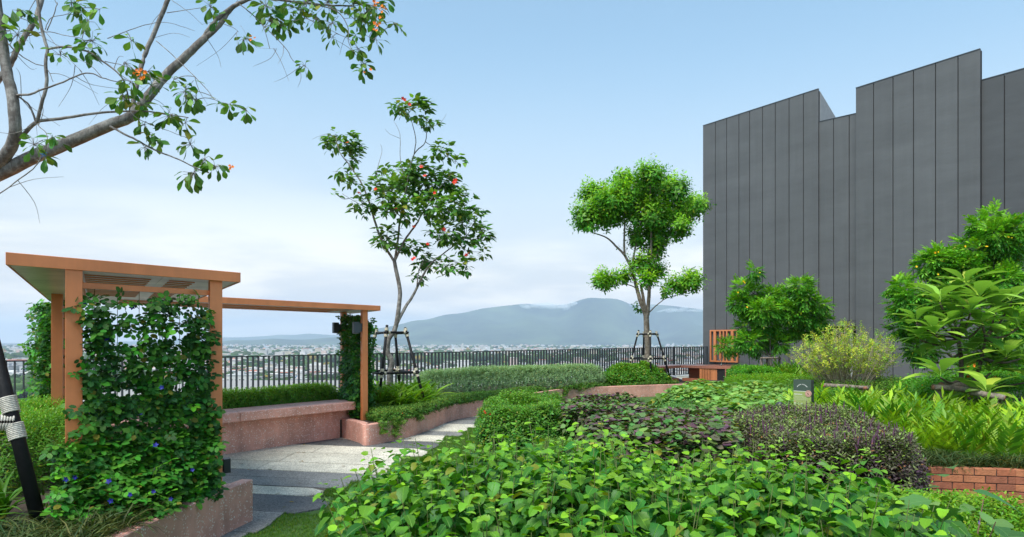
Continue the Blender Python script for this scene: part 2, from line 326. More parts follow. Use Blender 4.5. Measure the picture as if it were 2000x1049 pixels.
# ================================================================== materials
def terrazzo(name, base, chip, chip2, rough=.55):
    m, t, b, o = new_mat(name); tcn = N(t, "ShaderNodeTexCoord")
    v = N(t, "ShaderNodeTexVoronoi"); v.inputs['Scale'].default_value = 56; v.inputs['Randomness'].default_value = 1; t.links.new(tcn.outputs['Object'], v.inputs['Vector'])
    sep = N(t, "ShaderNodeSeparateXYZ"); t.links.new(v.outputs['Color'], sep.inputs[0])
    # chip where distance is below a size that differs cell by cell; most cells have none
    r = N(t, "ShaderNodeMapRange"); 
    for a, x in (('From Min', .38), ('From Max', 1.0), ('To Min', 0.0), ('To Max', .48)): r.inputs[a].default_value = x
    t.links.new(sep.outputs[0], r.inputs['Value'])
    ls = N(t, "ShaderNodeMath", operation='LESS_THAN'); t.links.new(v.outputs['Distance'], ls.inputs[0]); t.links.new(r.outputs[0], ls.inputs[1])
    n = N(t, "ShaderNodeTexNoise"); n.inputs['Scale'].default_value = 2.3; n.inputs['Detail'].default_value = 8; n.inputs['Roughness'].default_value = .65; t.links.new(tcn.outputs['Object'], n.inputs['Vector'])
    rr = N(t, "ShaderNodeMapRange"); 
    for a, x in (('From Min', .3), ('From Max', .72), ('To Min', .66), ('To Max', 1.3)): rr.inputs[a].default_value = x
    t.links.new(n.outputs['Fac'], rr.inputs['Value'])
    sc = N(t, "ShaderNodeVectorMath", operation='SCALE'); sc.inputs[0].default_value = base; t.links.new(rr.outputs[0], sc.inputs['Scale'])
    # drip stains: noise stretched down the face
    mp = N(t, "ShaderNodeMapping"); mp.inputs['Scale'].default_value = (5, 5, .8); t.links.new(tcn.outputs['Object'], mp.inputs[0])
    n3 = N(t, "ShaderNodeTexNoise"); n3.inputs['Scale'].default_value = 1.2; n3.inputs['Detail'].default_value = 7; t.links.new(mp.outputs[0], n3.inputs['Vector'])
    r3 = N(t, "ShaderNodeMapRange"); 
    for a, x in (('From Min', .54), ('From Max', .74), ('To Min', 0.), ('To Max', .35)): r3.inputs[a].default_value = x
    t.links.new(n3.outputs['Fac'], r3.inputs['Value'])
    mst = N(t, "ShaderNodeMix", data_type='RGBA'); t.links.new(r3.outputs[0], mst.inputs[0]); t.links.new(sc.outputs[0], mst.inputs[6]); mst.inputs[7].default_value = rgb([c * .45 for c in base])
    cm = N(t, "ShaderNodeMix", data_type='RGBA'); cm.inputs[6].default_value = rgb(chip); cm.inputs[7].default_value = rgb(chip2); t.links.new(sep.outputs[1], cm.inputs[0])
    mxx = N(t, "ShaderNodeMix", data_type='RGBA'); t.links.new(ls.outputs[0], mxx.inputs[0]); t.links.new(mst.outputs[2], mxx.inputs[6]); t.links.new(cm.outputs[2], mxx.inputs[7])
    t.links.new(mxx.outputs[2], b.inputs['Base Color']); b.inputs['Roughness'].default_value = rough
    n4 = N(t, "ShaderNodeTexNoise"); n4.inputs['Scale'].default_value = 120; t.links.new(tcn.outputs['Object'], n4.inputs['Vector'])
    bp = N(t, "ShaderNodeBump"); bp.inputs['Strength'].default_value = .25; bp.inputs['Distance'].default_value = .004; t.links.new(n4.outputs['Fac'], bp.inputs['Height']); t.links.new(bp.outputs[0], b.inputs['Normal'])
    return m
def pebble(name, base, dark):                 # washed aggregate
    m, t, b, o = new_mat(name); tcn = N(t, "ShaderNodeTexCoord")
    v = N(t, "ShaderNodeTexVoronoi"); v.inputs['Scale'].default_value = 95; t.links.new(tcn.outputs['Object'], v.inputs['Vector'])
    n = N(t, "ShaderNodeTexNoise"); n.inputs['Scale'].default_value = 1.6; n.inputs['Detail'].default_value = 9; n.inputs['Roughness'].default_value = .7; t.links.new(tcn.outputs['Object'], n.inputs['Vector'])
    s = N(t, "ShaderNodeSeparateXYZ"); t.links.new(v.outputs['Color'], s.inputs[0])
    mxx = N(t, "ShaderNodeMix", data_type='RGBA'); t.links.new(s.outputs[0], mxx.inputs[0]); mxx.inputs[6].default_value = rgb(dark); mxx.inputs[7].default_value = rgb([min(.8, c * 1.35) for c in base])
    r = N(t, "ShaderNodeMapRange"); 
    for a, x in (('From Min', .3), ('From Max', .7), ('To Min', .72), ('To Max', 1.2)): r.inputs[a].default_value = x
    t.links.new(n.outputs['Fac'], r.inputs['Value'])
    sc = N(t, "ShaderNodeVectorMath", operation='SCALE'); t.links.new(mxx.outputs[2], sc.inputs[0]); t.links.new(r.outputs[0], sc.inputs['Scale']); t.links.new(sc.outputs[0], b.inputs['Base Color']); b.inputs['Roughness'].default_value = .8
    bp = N(t, "ShaderNodeBump"); bp.inputs['Strength'].default_value = .6; bp.inputs['Distance'].default_value = .004; bp.invert = True; t.links.new(v.outputs['Distance'], bp.inputs['Height']); t.links.new(bp.outputs[0], b.inputs['Normal'])
    return m
def bark_mat(name, col, pale):
    m, t, b, o = new_mat(name); tcn = N(t, "ShaderNodeTexCoord")
    n = N(t, "ShaderNodeTexNoise"); n.inputs['Scale'].default_value = 11; n.inputs['Detail'].default_value = 9; n.inputs['Roughness'].default_value = .72; t.links.new(tcn.outputs['Object'], n.inputs['Vector'])
    mp = N(t, "ShaderNodeMapping"); mp.inputs['Scale'].default_value = (30, 30, 5); t.links.new(tcn.outputs['Object'], mp.inputs[0])
    n2 = N(t, "ShaderNodeTexNoise"); n2.inputs['Scale'].default_value = 1.5; n2.inputs['Detail'].default_value = 6; n2.inputs['Roughness'].default_value = .7; t.links.new(mp.outputs[0], n2.inputs['Vector'])
    r = N(t, "ShaderNodeMapRange"); 
    for a, x in (('From Min', .42), ('From Max', .62)): r.inputs[a].default_value = x
    t.links.new(n.outputs['Fac'], r.inputs['Value'])
    mxx = N(t, "ShaderNodeMix", data_type='RGBA'); t.links.new(r.outputs[0], mxx.inputs[0]); mxx.inputs[6].default_value = rgb(col); mxx.inputs[7].default_value = rgb(pale)
    r2 = N(t, "ShaderNodeMapRange"); 
    for a, x in (('From Min', .3), ('From Max', .65), ('To Min', .5), ('To Max', 1.15)): r2.inputs[a].default_value = x
    t.links.new(n2.outputs['Fac'], r2.inputs['Value'])
    sc = N(t, "ShaderNodeVectorMath", operation='SCALE'); t.links.new(mxx.outputs[2], sc.inputs[0]); t.links.new(r2.outputs[0], sc.inputs['Scale']); t.links.new(sc.outputs[0], b.inputs['Base Color']); b.inputs['Roughness'].default_value = .9
    bp = N(t, "ShaderNodeBump"); bp.inputs['Strength'].default_value = .8; bp.inputs['Distance'].default_value = .012; t.links.new(n2.outputs['Fac'], bp.inputs['Height']); t.links.new(bp.outputs[0], b.inputs['Normal'])
    return m
def attr_mat(name, rough=.8, var=.15, scale=.3):
    m, t, b, o = new_mat(name); a = N(t, "ShaderNodeAttribute", attribute_type='GEOMETRY', attribute_name='col')
    tcn = N(t, "ShaderNodeTexCoord"); n = N(t, "ShaderNodeTexNoise"); n.inputs['Scale'].default_value = scale; n.inputs['Detail'].default_value = 5; t.links.new(tcn.outputs['Object'], n.inputs['Vector'])
    r = N(t, "ShaderNodeMapRange"); 
    for q, x in (('From Min', .3), ('From Max', .7), ('To Min', 1 - var), ('To Max', 1 + var)): r.inputs[q].default_value = x
    t.links.new(n.outputs['Fac'], r.inputs['Value']); sc = N(t, "ShaderNodeVectorMath", operation='SCALE'); t.links.new(a.outputs['Color'], sc.inputs[0]); t.links.new(r.outputs[0], sc.inputs['Scale'])
    t.links.new(sc.outputs[0], b.inputs['Base Color']); b.inputs['Roughness'].default_value = rough; b.inputs['Specular IOR Level'].default_value = .2; return m

M_pink = terrazzo("pink_terrazzo", (.68, .33, .255), (.88, .82, .76), (.80, .55, .46))
M_copper = solid("copper_paint", (.78, .255, .095), .45, var=.13, scale=1.7, streak=.10, bump=.12, bscale=180)
M_soffit = solid("soffit_board", (.74, .66, .62), .32, var=.35, scale=1.8, bump=.1, stretch=(1, 1, 1))
M_dark = solid("black_powdercoat", (.028, .031, .036), .42, var=.15, scale=8)
M_fence = solid("railing_paint", (.035, .040, .046), .45, var=.12, scale=3)
M_lamp = solid("lamp_grey", (.060, .070, .082), .5, var=.1)
M_pole = solid("black_pole", (.009, .009, .010), .6, var=.3, scale=14, bump=.3, bscale=30, spec=.25)
M_rope = solid("rope_natural", (.62, .56, .44), .85, var=.25, scale=40, bump=.6, bscale=160)
M_roperm = solid("rope_flecked", (.55, .52, .45), .85, var=.35, scale=90, bump=.5, bscale=200)
M_soil = solid("soil", (.055, .038, .026), .95, var=.4, scale=18, bump=.9, bscale=50)
M_log = bark_mat("weathered_log", (.16, .115, .085), (.30, .25, .21))
M_logend = solid("sawn_log_end", (.26, .11, .06), .8, var=.3, scale=40)
M_barkA = bark_mat("grey_bark", (.15, .13, .115), (.36, .34, .31))
M_barkB = bark_mat("brown_bark", (.17, .125, .09), (.33, .28, .23))
M_barkC = bark_mat("dark_brown_bark", (.10, .07, .05), (.19, .145, .11))
M_twig = solid("green_stem", (.14, .17, .05), .6, var=.3, scale=12)
M_twigb = solid("brown_stem", (.15, .09, .055), .75, var=.3, scale=12)
M_pal = solid("pale_stem", (.34, .28, .20), .8, var=.25, scale=20)
M_wood = solid("redbrown_wood", (.40, .14, .075), .5, var=.2, scale=5, stretch=(1, 1, 8))
M_counter = solid("redbrown_stone", (.36, .14, .095), .35, var=.2, scale=30)
M_steel = solid("steel", (.55, .56, .57), .25, metal=1, var=.05)
M_wall = solid("charcoal_render", (.095, .098, .101), .60, var=.14, scale=.8, bump=.9, bscale=1.9, stretch=(.55, .55, 1.8), objvar=.05, streak=.07)
M_wall2 = solid("charcoal_skylit", (.30, .31, .32), .7, var=.1)  # charcoal made paler: skylight on the parapet return put into the colour
M_seam = solid("dark_joint", (.028, .028, .030), .8)  # near-black backing that shows between facade panels and at the door jambs
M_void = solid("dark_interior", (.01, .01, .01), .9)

# ================================================================== terrace floor
Z0 = 0.0
tf = MB(); tf.box(-14, 16, -6, 30.5, -.35, -.03); o = tf.build('terrace_floor', solid("slab_concrete", (.3, .29, .28), .9)); tag(o, kind='structure')
# lawn between paving and beds
lw = MB(); lw.prism([(-2.55, 1.5), (9, 1.5), (9, 22), (-6, 22), (-6, 9), (-2.7, 6.4)], -.029, 0.0)
M_lawn = solid("lawn_ground", (.05, .115, .016), .95, var=.3, scale=9, bump=.7, bscale=120)
tag(lw.build('lawn', M_lawn), kind='structure')

# strips of paving running along the deck
M_pl, M_pg, M_pd = pebble("pale_aggregate", (.62, .56, .46), (.30, .265, .22)), pebble("grey_aggregate", (.235, .23, .22), (.10, .098, .095)), pebble("dark_aggregate", (.125, .125, .128), (.045, .045, .046))
rnd = random.Random(4)
pv = bpy.data.objects.new('paving', None); COL.objects.link(pv); pv.location = (0, 0, 0); pv['kind'] = 'structure'
ys = [5.35, 6.2, 6.96, 7.69, 8.11, 8.57, 9.02, 9.65, 10.45, 11.2, 11.95, 12.7, 13.3, 13.95, 14.5, 15.2, 15.8, 16.6]
mats = [M_pg, M_pg, M_pd, M_pl, M_pg, M_pg, M_pl, M_pl, M_pl, M_pd, M_pl, M_pg, M_pl, M_pl, M_pg, M_pd, M_pl]
ends = [-2.35, -2.28, -1.93, -2.15, -1.95, -1.65, -1.5, -1.6, -1.3, -1.2, -1.2, -.9, -.85, -.45, -.7, -.2, .3]
SL = -.19
for i in range(len(ys) - 1):
    y0, y1 = ys[i] + .009, ys[i + 1] - .009; xr = ends[i]; xl = -2.9 if i == 0 else -3.2 if i == 1 else -3.9 if i == 2 else -7.2 if i < 11 else -3.6
    cuts = [xr]; x = xr - rnd.uniform(1.3, 2.2) if i > 3 else xl
    while x > xl + .6 and i > 3: cuts.append(x); x -= 2.4
    cuts.append(xl)
    for k in range(len(cuts) - 1):
        a, b = cuts[k + 1] + .004, cuts[k] - .004; yy = lambda x, y: y + SL * (x + 2.5)
        if k == 0:
            c1, c2 = (.16, .12) if i in (2,) else (rnd.uniform(.0, .12), rnd.uniform(0, .12))
            poly = [(a, yy(a, y0)), (b - c1 * 1.6, yy(b, y0)), (b, yy(b, y0) + (y1 - y0) * .35), (b - .02, yy(b, y0) + (y1 - y0) * .62), (b - c2 * 2.2, yy(b, y1)), (a, yy(a, y1))]
        else: poly = [(a, yy(a, y0)), (b, yy(b, y0)), (b, yy(b, y1)), (a, yy(a, y1))]
        m = MB(); m.prism(poly, -.028, .014 + rnd.uniform(-.001, .001)); m.build('paver', mats[i], pv)
jb = MB(); jb.prism([(-7.2, 6.9), (-2.2, 6.9), (-2.1, 8), (-1.9, 9.5), (-1.45, 12), (-.7, 15), (.2, 16.6), (-2.6, 17.3), (-3.7, 14), (-7.2, 12)], -.028, .004); tag(jb.build('joint_mortar', solid("mortar", (.13, .105, .08), .95)), kind='structure')

# ================================================================== planter walls and beds
def wall_strip(name, pts, th, z0, z1, mat, parent=None, n=6, side=1, coping=0):
    sp = smooth_path([(p[0], p[1], 0) for p in pts], n) if n > 1 else [Vector((p[0], p[1], 0)) for p in pts]; m = len(sp); mb = MB(); vs = []
    for i, p in enumerate(sp):
        d = (sp[min(i + 1, m - 1)] - sp[max(i - 1, 0)]).normalized(); nn = Vector((-d.y, d.x, 0)) * side
        q = p + nn * th; ch = .008
        vs += [(p.x, p.y, z0), (p.x, p.y, z1 - ch), (p.x + nn.x * ch, p.y + nn.y * ch, z1), (q.x - nn.x * ch, q.y - nn.y * ch, z1), (q.x, q.y, z1 - ch), (q.x, q.y, z0)]
    fs = [(6 * i + a, 6 * (i + 1) + a, 6 * (i + 1) + a + 1, 6 * i + a + 1) for i in range(m - 1) for a in range(5)] + [(0, 1, 2, 3, 4, 5), tuple(6 * (m - 1) + a for a in range(6))[::-1]]
    if side < 0: fs = [f[::-1] for f in fs]
    mb.add(vs, fs); return mb.build(name, mat, parent)
o = wall_strip('planter_wall', [(-2.72, 1.6), (-2.68, 4.0), (-2.66, 5.0), (-2.62, 5.6), (-2.56, 6.2), (-2.5, 6.58)], .12, -.02, .41, M_pink, side=1)
tag(o, 'speckled pink terrazzo planter wall under the vine trellis, ending at the paving', 'planter wall')
o = wall_strip('planter_wall', [(-2.64, 6.46), (-3.25, 5.78), (-3.65, 6.3), (-4.3, 7.35)], .12, -.02, .405, M_pink, n=1, side=1)
tag(o, 'pink terrazzo wall closing the left planter towards the covered bench', 'planter wall')
soilL = MB(); soilL.prism([(-2.80, 1.5), (-2.78, 4), (-2.72, 5.5), (-2.66, 6.3), (-3.25, 5.9), (-3.75, 6.5), (-4.45, 7.5), (-5.6, 9.0), (-8.6, 13.2), (-13, 13), (-13, 1.5)], -.02, .375)
tag(soilL.build('planting_soil', M_soil), kind='structure')
wp = [(-3.10, 12.28), (-2.62, 11.62), (-2.44, 11.27), (-2.26, 11.42), (-2.08, 11.78), (-1.84, 12.3), (-1.6, 13.25), (-1.45, 14.1), (-1.25, 14.9), (-.88, 15.6), (-.4, 16.2), (.2, 17.2), (1.06, 18.9), (2.0, 20.1), (4.6, 21.4), (6.0, 22.0)]
o = wall_strip('planter_wall', wp, .13, -.02, .36, M_pink, n=5, side=1)
tag(o, 'long curving pink terrazzo planter wall with white chips beside the path', 'planter wall')
soilR = MB(); soilR.prism([(-2.9, 12.3), (-2.40, 11.5), (-2.1, 12.1), (-1.7, 13.3), (-1.55, 14.2), (-1.35, 15.0), (-1.0, 15.8), (-.45, 16.5), (.1, 17.4), (1.0, 19.1), (2.0, 20.3), (4.6, 21.6), (6, 22.1), (6.4, 28.3), (3.6, 25.2), (0, 22.1), (-2, 20.3), (-4.2, 18.2), (-6.5, 15), (-5.75, 9.9), (-4.6, 11.1)], -.02, .335)
tag(soilR.build('planting_soil', M_soil), kind='structure')
# bed of the foreground shrubs
bd = MB(); bd.prism([(-1.05, 2.2), (-1.1, 5.0), (-.8, 5.5), (.9, 5.6), (-.1, 10.9), (-.6, 12), (-.4, 14.5), (1.5, 16.5), (5.2, 19.5), (9, 19.5), (9, 7), (4.25, 6.6), (4.9, 2.2)], -.028, .03)
tag(bd.build('planting_soil', M_soil), kind='structure')
bd = MB(); bd.prism([(4.0, 7.3), (4.27, 6.97), (5.05, 6.83), (5.3, 6.9), (7.2, 6.2), (14, 8), (14.5, 11), (10.2, 19.2), (6.6, 23.0), (4.6, 16), (3.9, 10)], -.02, .43)
tag(bd.build('planting_soil', M_soil), kind='structure')

# ================================================================== pergola
u, v = Vector((.592, .806, 0)), Vector((-.52, .854, 0)); A0 = Vector((-3.577, 4.82, 0))
def uv(a, b, z=0): q = A0 + u * a + v * b; return Vector((q.x, q.y, z))
ZS, TH = 2.285, .09
pg = thing('pergola', uv(0, 0), 'copper painted L-shaped pergola with flat slatted roof over the bench', 'pergola')
L1, L2, W1, W2 = 5.33, 5.32, 1.82, 1.6
def uvbar(a0, a1, b0, b1, z0, z1, mb=None):
    mb = mb or MB(); c = (uv(a0, b0) + uv(a1, b1)) / 2; c.z = (z0 + z1) / 2
    return mb.obox(c, u * (a1 - a0) / 2, v * (b1 - b0) / 2, (0, 0, (z1 - z0) / 2))
def fascia(a0, a1, b0, b1): uvbar(a0, a1, b0, b1, ZS, ZS + TH).build('fascia', M_copper, pg, bevel=.003)
t = .012
fascia(0, W1, 0, t); fascia(0, t, t, L1 - t); fascia(W1 - t, W1, t, L1 - W2 + t); fascia(W1, 3.35, L1 - W2, L1 - W2 + t); fascia(3.352, L2, L1 - W2, L1 - W2 + t); fascia(L2 - t, L2, L1 - W2 + t, L1 - t); fascia(0, L2, L1 - t, L1)
# soffit boards with long openings, slats across the openings
holes = [(.52, 1.02, .42, 3.3), (1.22, 1.42, .42, 3.3)]
def panel(a0, a1, b0, b1):
    uvbar(a0, a1, b0, b1, ZS + .008, ZS + .022).build('soffit_board', M_soffit, pg)
    uvbar(a0, a1, b0, b1, ZS + .065, ZS + .08).build('roof_sheet', M_copper, pg)
panel(t, .50, t, L1 - W2); panel(.503, 1.12, t, L1 - W2); panel(1.123, W1 - t, t, L1 - W2)
fb0, fb1 = L1 - W2, L1 - t
panel(t, W1 - t, fb0 + .002, fb1); panel(W1 + .003, 3.3, fb0 + t, fb1); panel(3.303, L2 - t, fb0 + t, fb1)
for (a0, a1, b0, b1) in holes:
    k = int((b1 - b0) / .20)
    for i in range(k):
        b = b0 + .05 + i * (b1 - b0 - .06) / (k - 1)
        uvbar(a0 - .02, a1 + .02, b - .024, b + .024, ZS + .001, ZS + .0078).build('slat', M_copper, pg)
for (a0, a1, b0, b1) in [(.9, 4.6, fb0 + .35, fb0 + .75), (.9, 4.6, fb0 + .95, fb1 - .2)]:
    for i in range(3): b = b0 + .03 + i * (b1 - b0 - .06) / 2; uvbar(a0 - .02, a1 + .02, b - .024, b + .024, ZS + .001, ZS + .0078).build('slat', M_copper, pg)
def post(a, b, z0, s=.06): uvbar(a - s, a + s, b - s, b + s, z0, ZS + .007).build('post', M_copper, pg, bevel=.003)
post(.435, .075, .34); post(1.59, .11, .34, .059); post(.17, 3.55, .3); post(.17, 5.05, .3); post(5.0, 3.88, .3); post(4.97, 4.99, .3)
uvbar(.42, .48, .14, 3.5, ZS - .05, ZS + .006).build('beam', M_copper, pg)
uvbar(.495, 1.53, .085, .125, 2.155, 2.20).build('trellis_rail', M_copper, pg)
uvbar(4.975, 5.015, 3.94, 4.93, 2.09, 2.13).build('trellis_rail', M_copper, pg)
uvbar(4.97, 5.01, 3.94, 4.93, .52, .57).build('trellis_rail', M_copper, pg)
for i in range(6):
    a = .58 + i * .17; m = MB(); m.tube([uv(a, .105, .38), uv(a, .105, 2.156)], .0025, 5); m.build('trellis_cable', M_steel, pg)
for i in range(4):
    b = 4.1 + i * .22; m = MB(); m.tube([uv(4.99, b, .33), uv(4.99, b, 2.095)], .0025, 5); m.build('trellis_cable', M_steel, pg)
# wall lamps on the posts
def lamp(a, b, z, label):
    c = uv(a, b, z); t_ = thing('wall_lamp', c, label, 'lamp', 'box lamps on the pergola posts')
    m = MB(); m.obox(c - u * .19, u * .062, v * .055, (0, 0, .10)); m.build('lamp_body', M_lamp, t_, bevel=.004)
    m = MB(); m.obox(c - u * .095, u * .033, v * .04, (0, 0, .07)); m.build('bracket', M_lamp, t_)
    m = MB(); m.obox(c - u * .19 - Vector((0, 0, .1015)), u * .045, v * .04, (0, 0, .0015)); m.build('lens', solid("frosted_lens", (.6, .6, .58), .3), t_)
lamp(5.0, 3.88, 1.975, 'grey box lamp on the front far post of the pergola')
lamp(4.97, 4.99, 1.99, 'dark box lamp on the rear far post of the pergola, above the bench')
c = uv(1.70, .11, .60); t_ = thing('wall_lamp', c, 'small black box lamp low on the near right pergola post, half in the vine', 'lamp', 'box lamps on the pergola posts')
m = MB(); m.obox(c, u * .034, v * .045, (0, 0, .065)); m.build('lamp_body', M_dark, t_, bevel=.004); m = MB(); m.obox(c - u * .042, u * .010, v * .03, (0, 0, .04)); m.build('bracket', M_dark, t_)

# ================================================================== bench
bn = thing('terrazzo_bench', uv(2.6, 4.3), 'long pink terrazzo bench with overhanging seat slab below the hedge', 'bench')
uvbar(.6, 4.84, 4.27, 4.75, -.02, .518).build('bench_base', M_pink, bn)
def seat(a0, a1): uvbar(a0, a1, 4.0, 4.72, .52, .66).build('seat', M_pink, bn, bevel=.012)
seat(.55, 2.6); seat(2.606, 4.86)
# ================================================================== railing
fp = [(-60, 706.2, 11.3), (0, 704.5, 11.85), (92, 702.8, 12.4), (250, 699.6, 13.6), (433, 696.1, 15.0), (661, 691.7, 17.3), (722, 690, 18.2), (870, 687.4, 20.2), (1000, 684.6, 21.9), (1200, 680, 25.3), (1317, 677.8, 27.4)]
pts = smooth_path([P(*q) for q in fp], 6)
rl = thing('railing', pts[30], 'long dark metal railing with vertical bars along the terrace edge', 'railing')
last = [P(1317, 677.8, 27.4), P(1377, 676.9, 28.3)]
def railrun(pts, pitch=.13):
    m = MB()
    for i in range(len(pts) - 1): m.bar(pts[i] - Vector((0, 0, .012)), pts[i + 1] - Vector((0, 0, .012)), .05, .024)
    m.build('top_rail', M_fence, rl)
    m = MB()
    for i in range(len(pts) - 1): m.bar(pts[i] - Vector((0, 0, 1.12)), pts[i + 1] - Vector((0, 0, 1.12)), .04, .02)
    m.build('bottom_rail', M_fence, rl)
    acc = 0; me = None
    for i in range(len(pts) - 1):
        a, b = pts[i], pts[i + 1]; L = (b - a).length; d = (b - a).normalized(); s = acc
        while s < L:
            q = a + d * s; mb = MB(); dd = Vector((d.x, d.y, 0)).normalized(); nn = Vector((-dd.y, dd.x, 0))
            mb.obox((0, 0, -.57), dd * .0085, nn * .035, (0, 0, .545)); o = mb.build('bar', M_fence, rl); o.matrix_basis = Matrix.Translation(q)
            s += pitch
        acc = s - L
railrun(pts); railrun([last[0] + Vector((.02, .02, 0)), last[1]], .125)
for k, q in enumerate((last[0], last[1] + Vector((-.02, -.25, .0)), P(1381, 678, 27.6))):
    m = MB(); m.obox(q - Vector((0, 0, .56)), (.035, 0, 0), (0, .035, 0), (0, 0, .58)); m.build('railing_post', M_fence, rl)
kb = MB(); 
for i in range(len(pts) - 1): kb.bar(Vector((pts[i].x, pts[i].y, .12)), Vector((pts[i + 1].x, pts[i + 1].y, .12)), .2, .3)
tag(kb.build('terrace_kerb', solid("kerb_concrete", (.33, .32, .31), .9)), 'concrete kerb carrying the railing at the terrace edge', 'kerb')

# ================================================================== charcoal building
fd = Vector((-.566, .824, 0)).normalized(); fn = Vector((fd.y, -fd.x, 0)) * -1   # along the facade (away), outward normal
if fn.dot(Vector((-1, -1, 0))) < 0: fn = -fn
C0 = P(1373, HY, 28.5); C0.z = 0
def fac(px, off=0):        # facade point seen at column px when the facade is proud by off
    k = (px - CX) / F; c0 = C0 + fn * off; s = (c0.x - k * c0.y) / (-fd.x * -1 + k * fd.y) if False else None
    # solve (c0.x + fd.x*s) = k*(c0.y + fd.y*s)
    s = (k * c0.y - c0.x) / (fd.x - k * fd.y); return c0 + fd * s, s
bl = thing('charcoal_building', C0 + fd * -6, 'tall charcoal rendered building with stepped slanting parapets and vertical joints', 'building')
def block(pxs, ptop, off, depth, zbot=-.3, gap=.014, parap=None, back=None, cmat=None):
    """panels between the joints in pxs; ptop: image rows of the top edge at first and last column (both on the real roof line)"""
    a, sa = fac(pxs[0], off); b, sb = fac(pxs[-1], off); za = EYE - (ptop[0] - HY) / F * a.y; zb = EYE - (ptop[1] - HY) / F * b.y
    for i in range(len(pxs) - 1):
        p, s0 = fac(pxs[i], off); q, s1 = fac(pxs[i + 1], off); d = (q - p).normalized(); L = (q - p).length
        t0, t1 = (s0 - sa) / (sb - sa), (s1 - sa) / (sb - sa); z0_, z1_ = za + (zb - za) * t0, za + (zb - za) * t1
        g0 = gap if i else 0; g1 = gap if i < len(pxs) - 2 else 0; th = .05
        P0, P1 = p + d * g0, q - d * g1; m = MB(); I = -fn * th
        vs = [(P0.x, P0.y, zbot), (P1.x, P1.y, zbot), (P1.x, P1.y, z1_), (P0.x, P0.y, z0_)]; vs += [(x + I.x, y + I.y, z) for x, y, z in vs]
        m.add(vs, [(0, 1, 2, 3), (5, 4, 7, 6), (4, 0, 3, 7), (1, 5, 6, 2), (3, 2, 6, 7), (4, 5, 1, 0)]); m.build('facade_panel', M_wall, bl, bevel=.006)
    m = MB(); dt = (Vector((b.x, b.y, zb)) - Vector((a.x, a.y, za))); Lt = dt.length; dt.normalize(); up_ = dt.cross(fn).normalized(); up_ = up_ if up_.z > 0 else -up_; m.obox((Vector((a.x, a.y, za)) + Vector((b.x, b.y, zb))) / 2 + up_ * .012 - fn * .03, dt * Lt / 2, fn * .042, up_ * .012); m.build('coping', M_lamp, bl)
    # body behind the panels
    I = -fn * .035; J = -fn * depth; m = MB()
    vs = [(a.x + I.x, a.y + I.y, zbot), (b.x + I.x, b.y + I.y, zbot), (b.x + I.x, b.y + I.y, zb - .02), (a.x + I.x, a.y + I.y, za - .02)]
    bz = back if back is not None else 0
    vs += [(a.x + J.x, a.y + J.y, zbot), (b.x + J.x, b.y + J.y, zbot), (b.x + J.x, b.y + J.y, zb - .02 - bz), (a.x + J.x, a.y + J.y, za - .02 - bz)]
    m.add(vs, [(0, 1, 2, 3), (5, 4, 7, 6), (4, 0, 3, 7), (1, 5, 6, 2), (3, 2, 6, 7), (4, 5, 1, 0)]); m.build('wall_core', cmat or M_seam, bl)
    return a, b, za, zb
A = block([1373, 1397, 1419, 1443, 1464, 1489, 1514, 1541, 1569, 1598], (246, 174), 0, 1.3, back=.95)
R = block([1598.3, 1628, 1658.5, 1674], (238.5, 221.5), -.06, .55, zbot=2.42)
B = block([1671.5, 1706, 1744, 1784, 1827, 1871, 1914], (172.5, 96), .22, .14)
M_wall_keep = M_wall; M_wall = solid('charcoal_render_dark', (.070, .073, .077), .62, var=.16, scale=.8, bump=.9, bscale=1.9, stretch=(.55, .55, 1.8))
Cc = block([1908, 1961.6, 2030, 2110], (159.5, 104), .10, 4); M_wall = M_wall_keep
for (x0, x1, zz) in ((1373, 1598, 9.2), (1598, 2100, 8.9)):
    a_, _ = fac(x0 + .5, -.09); b_, _ = fac(x1, -.09); m = MB(); c_ = (a_ + b_) / 2 - fn * 3; c_.z = zz / 2 + (1.2 if x0 > 1500 else 0); m.obox(c_, (b_ - a_) / 2, fn * 2.98, (0, 0, zz / 2 - (1.25 if x0 > 1500 else 0))); m.build('roof_mass', M_wall, bl)
# inner face of the first parapet, sloping back; skylight painted as a paler tone
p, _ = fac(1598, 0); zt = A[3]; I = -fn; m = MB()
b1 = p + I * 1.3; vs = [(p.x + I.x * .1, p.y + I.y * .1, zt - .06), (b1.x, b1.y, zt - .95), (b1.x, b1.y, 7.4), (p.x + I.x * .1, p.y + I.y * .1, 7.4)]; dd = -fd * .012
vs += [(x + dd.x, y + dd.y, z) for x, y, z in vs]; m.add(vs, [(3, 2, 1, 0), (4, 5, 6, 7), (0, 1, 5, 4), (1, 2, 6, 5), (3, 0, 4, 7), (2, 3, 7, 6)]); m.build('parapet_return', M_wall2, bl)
# lintel, doorway and screen wall below the recess
p, _ = fac(1598.3, -.04); q, _ = fac(1671, -.04); m = MB(); c = (p + q) / 2; c.z = 2.33; m.obox(c - fn * .1, (q - p) / 2, fn * .1, (0, 0, .085)); m.build('lintel', M_wall, bl)
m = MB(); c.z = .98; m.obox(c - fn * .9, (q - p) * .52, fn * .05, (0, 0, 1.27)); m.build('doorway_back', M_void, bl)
m = MB(); k, _ = fac(1662, -.3); k.z = 1.2; m.obox(k, fd * .055, fn * .01, (0, 0, 1.03)); m.build('door_strip', solid("pale_door_strip", (.7, .75, .74), .5), bl)
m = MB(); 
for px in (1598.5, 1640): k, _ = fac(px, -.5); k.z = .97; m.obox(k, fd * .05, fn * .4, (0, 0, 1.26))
m.build('door_jamb', M_seam, bl)

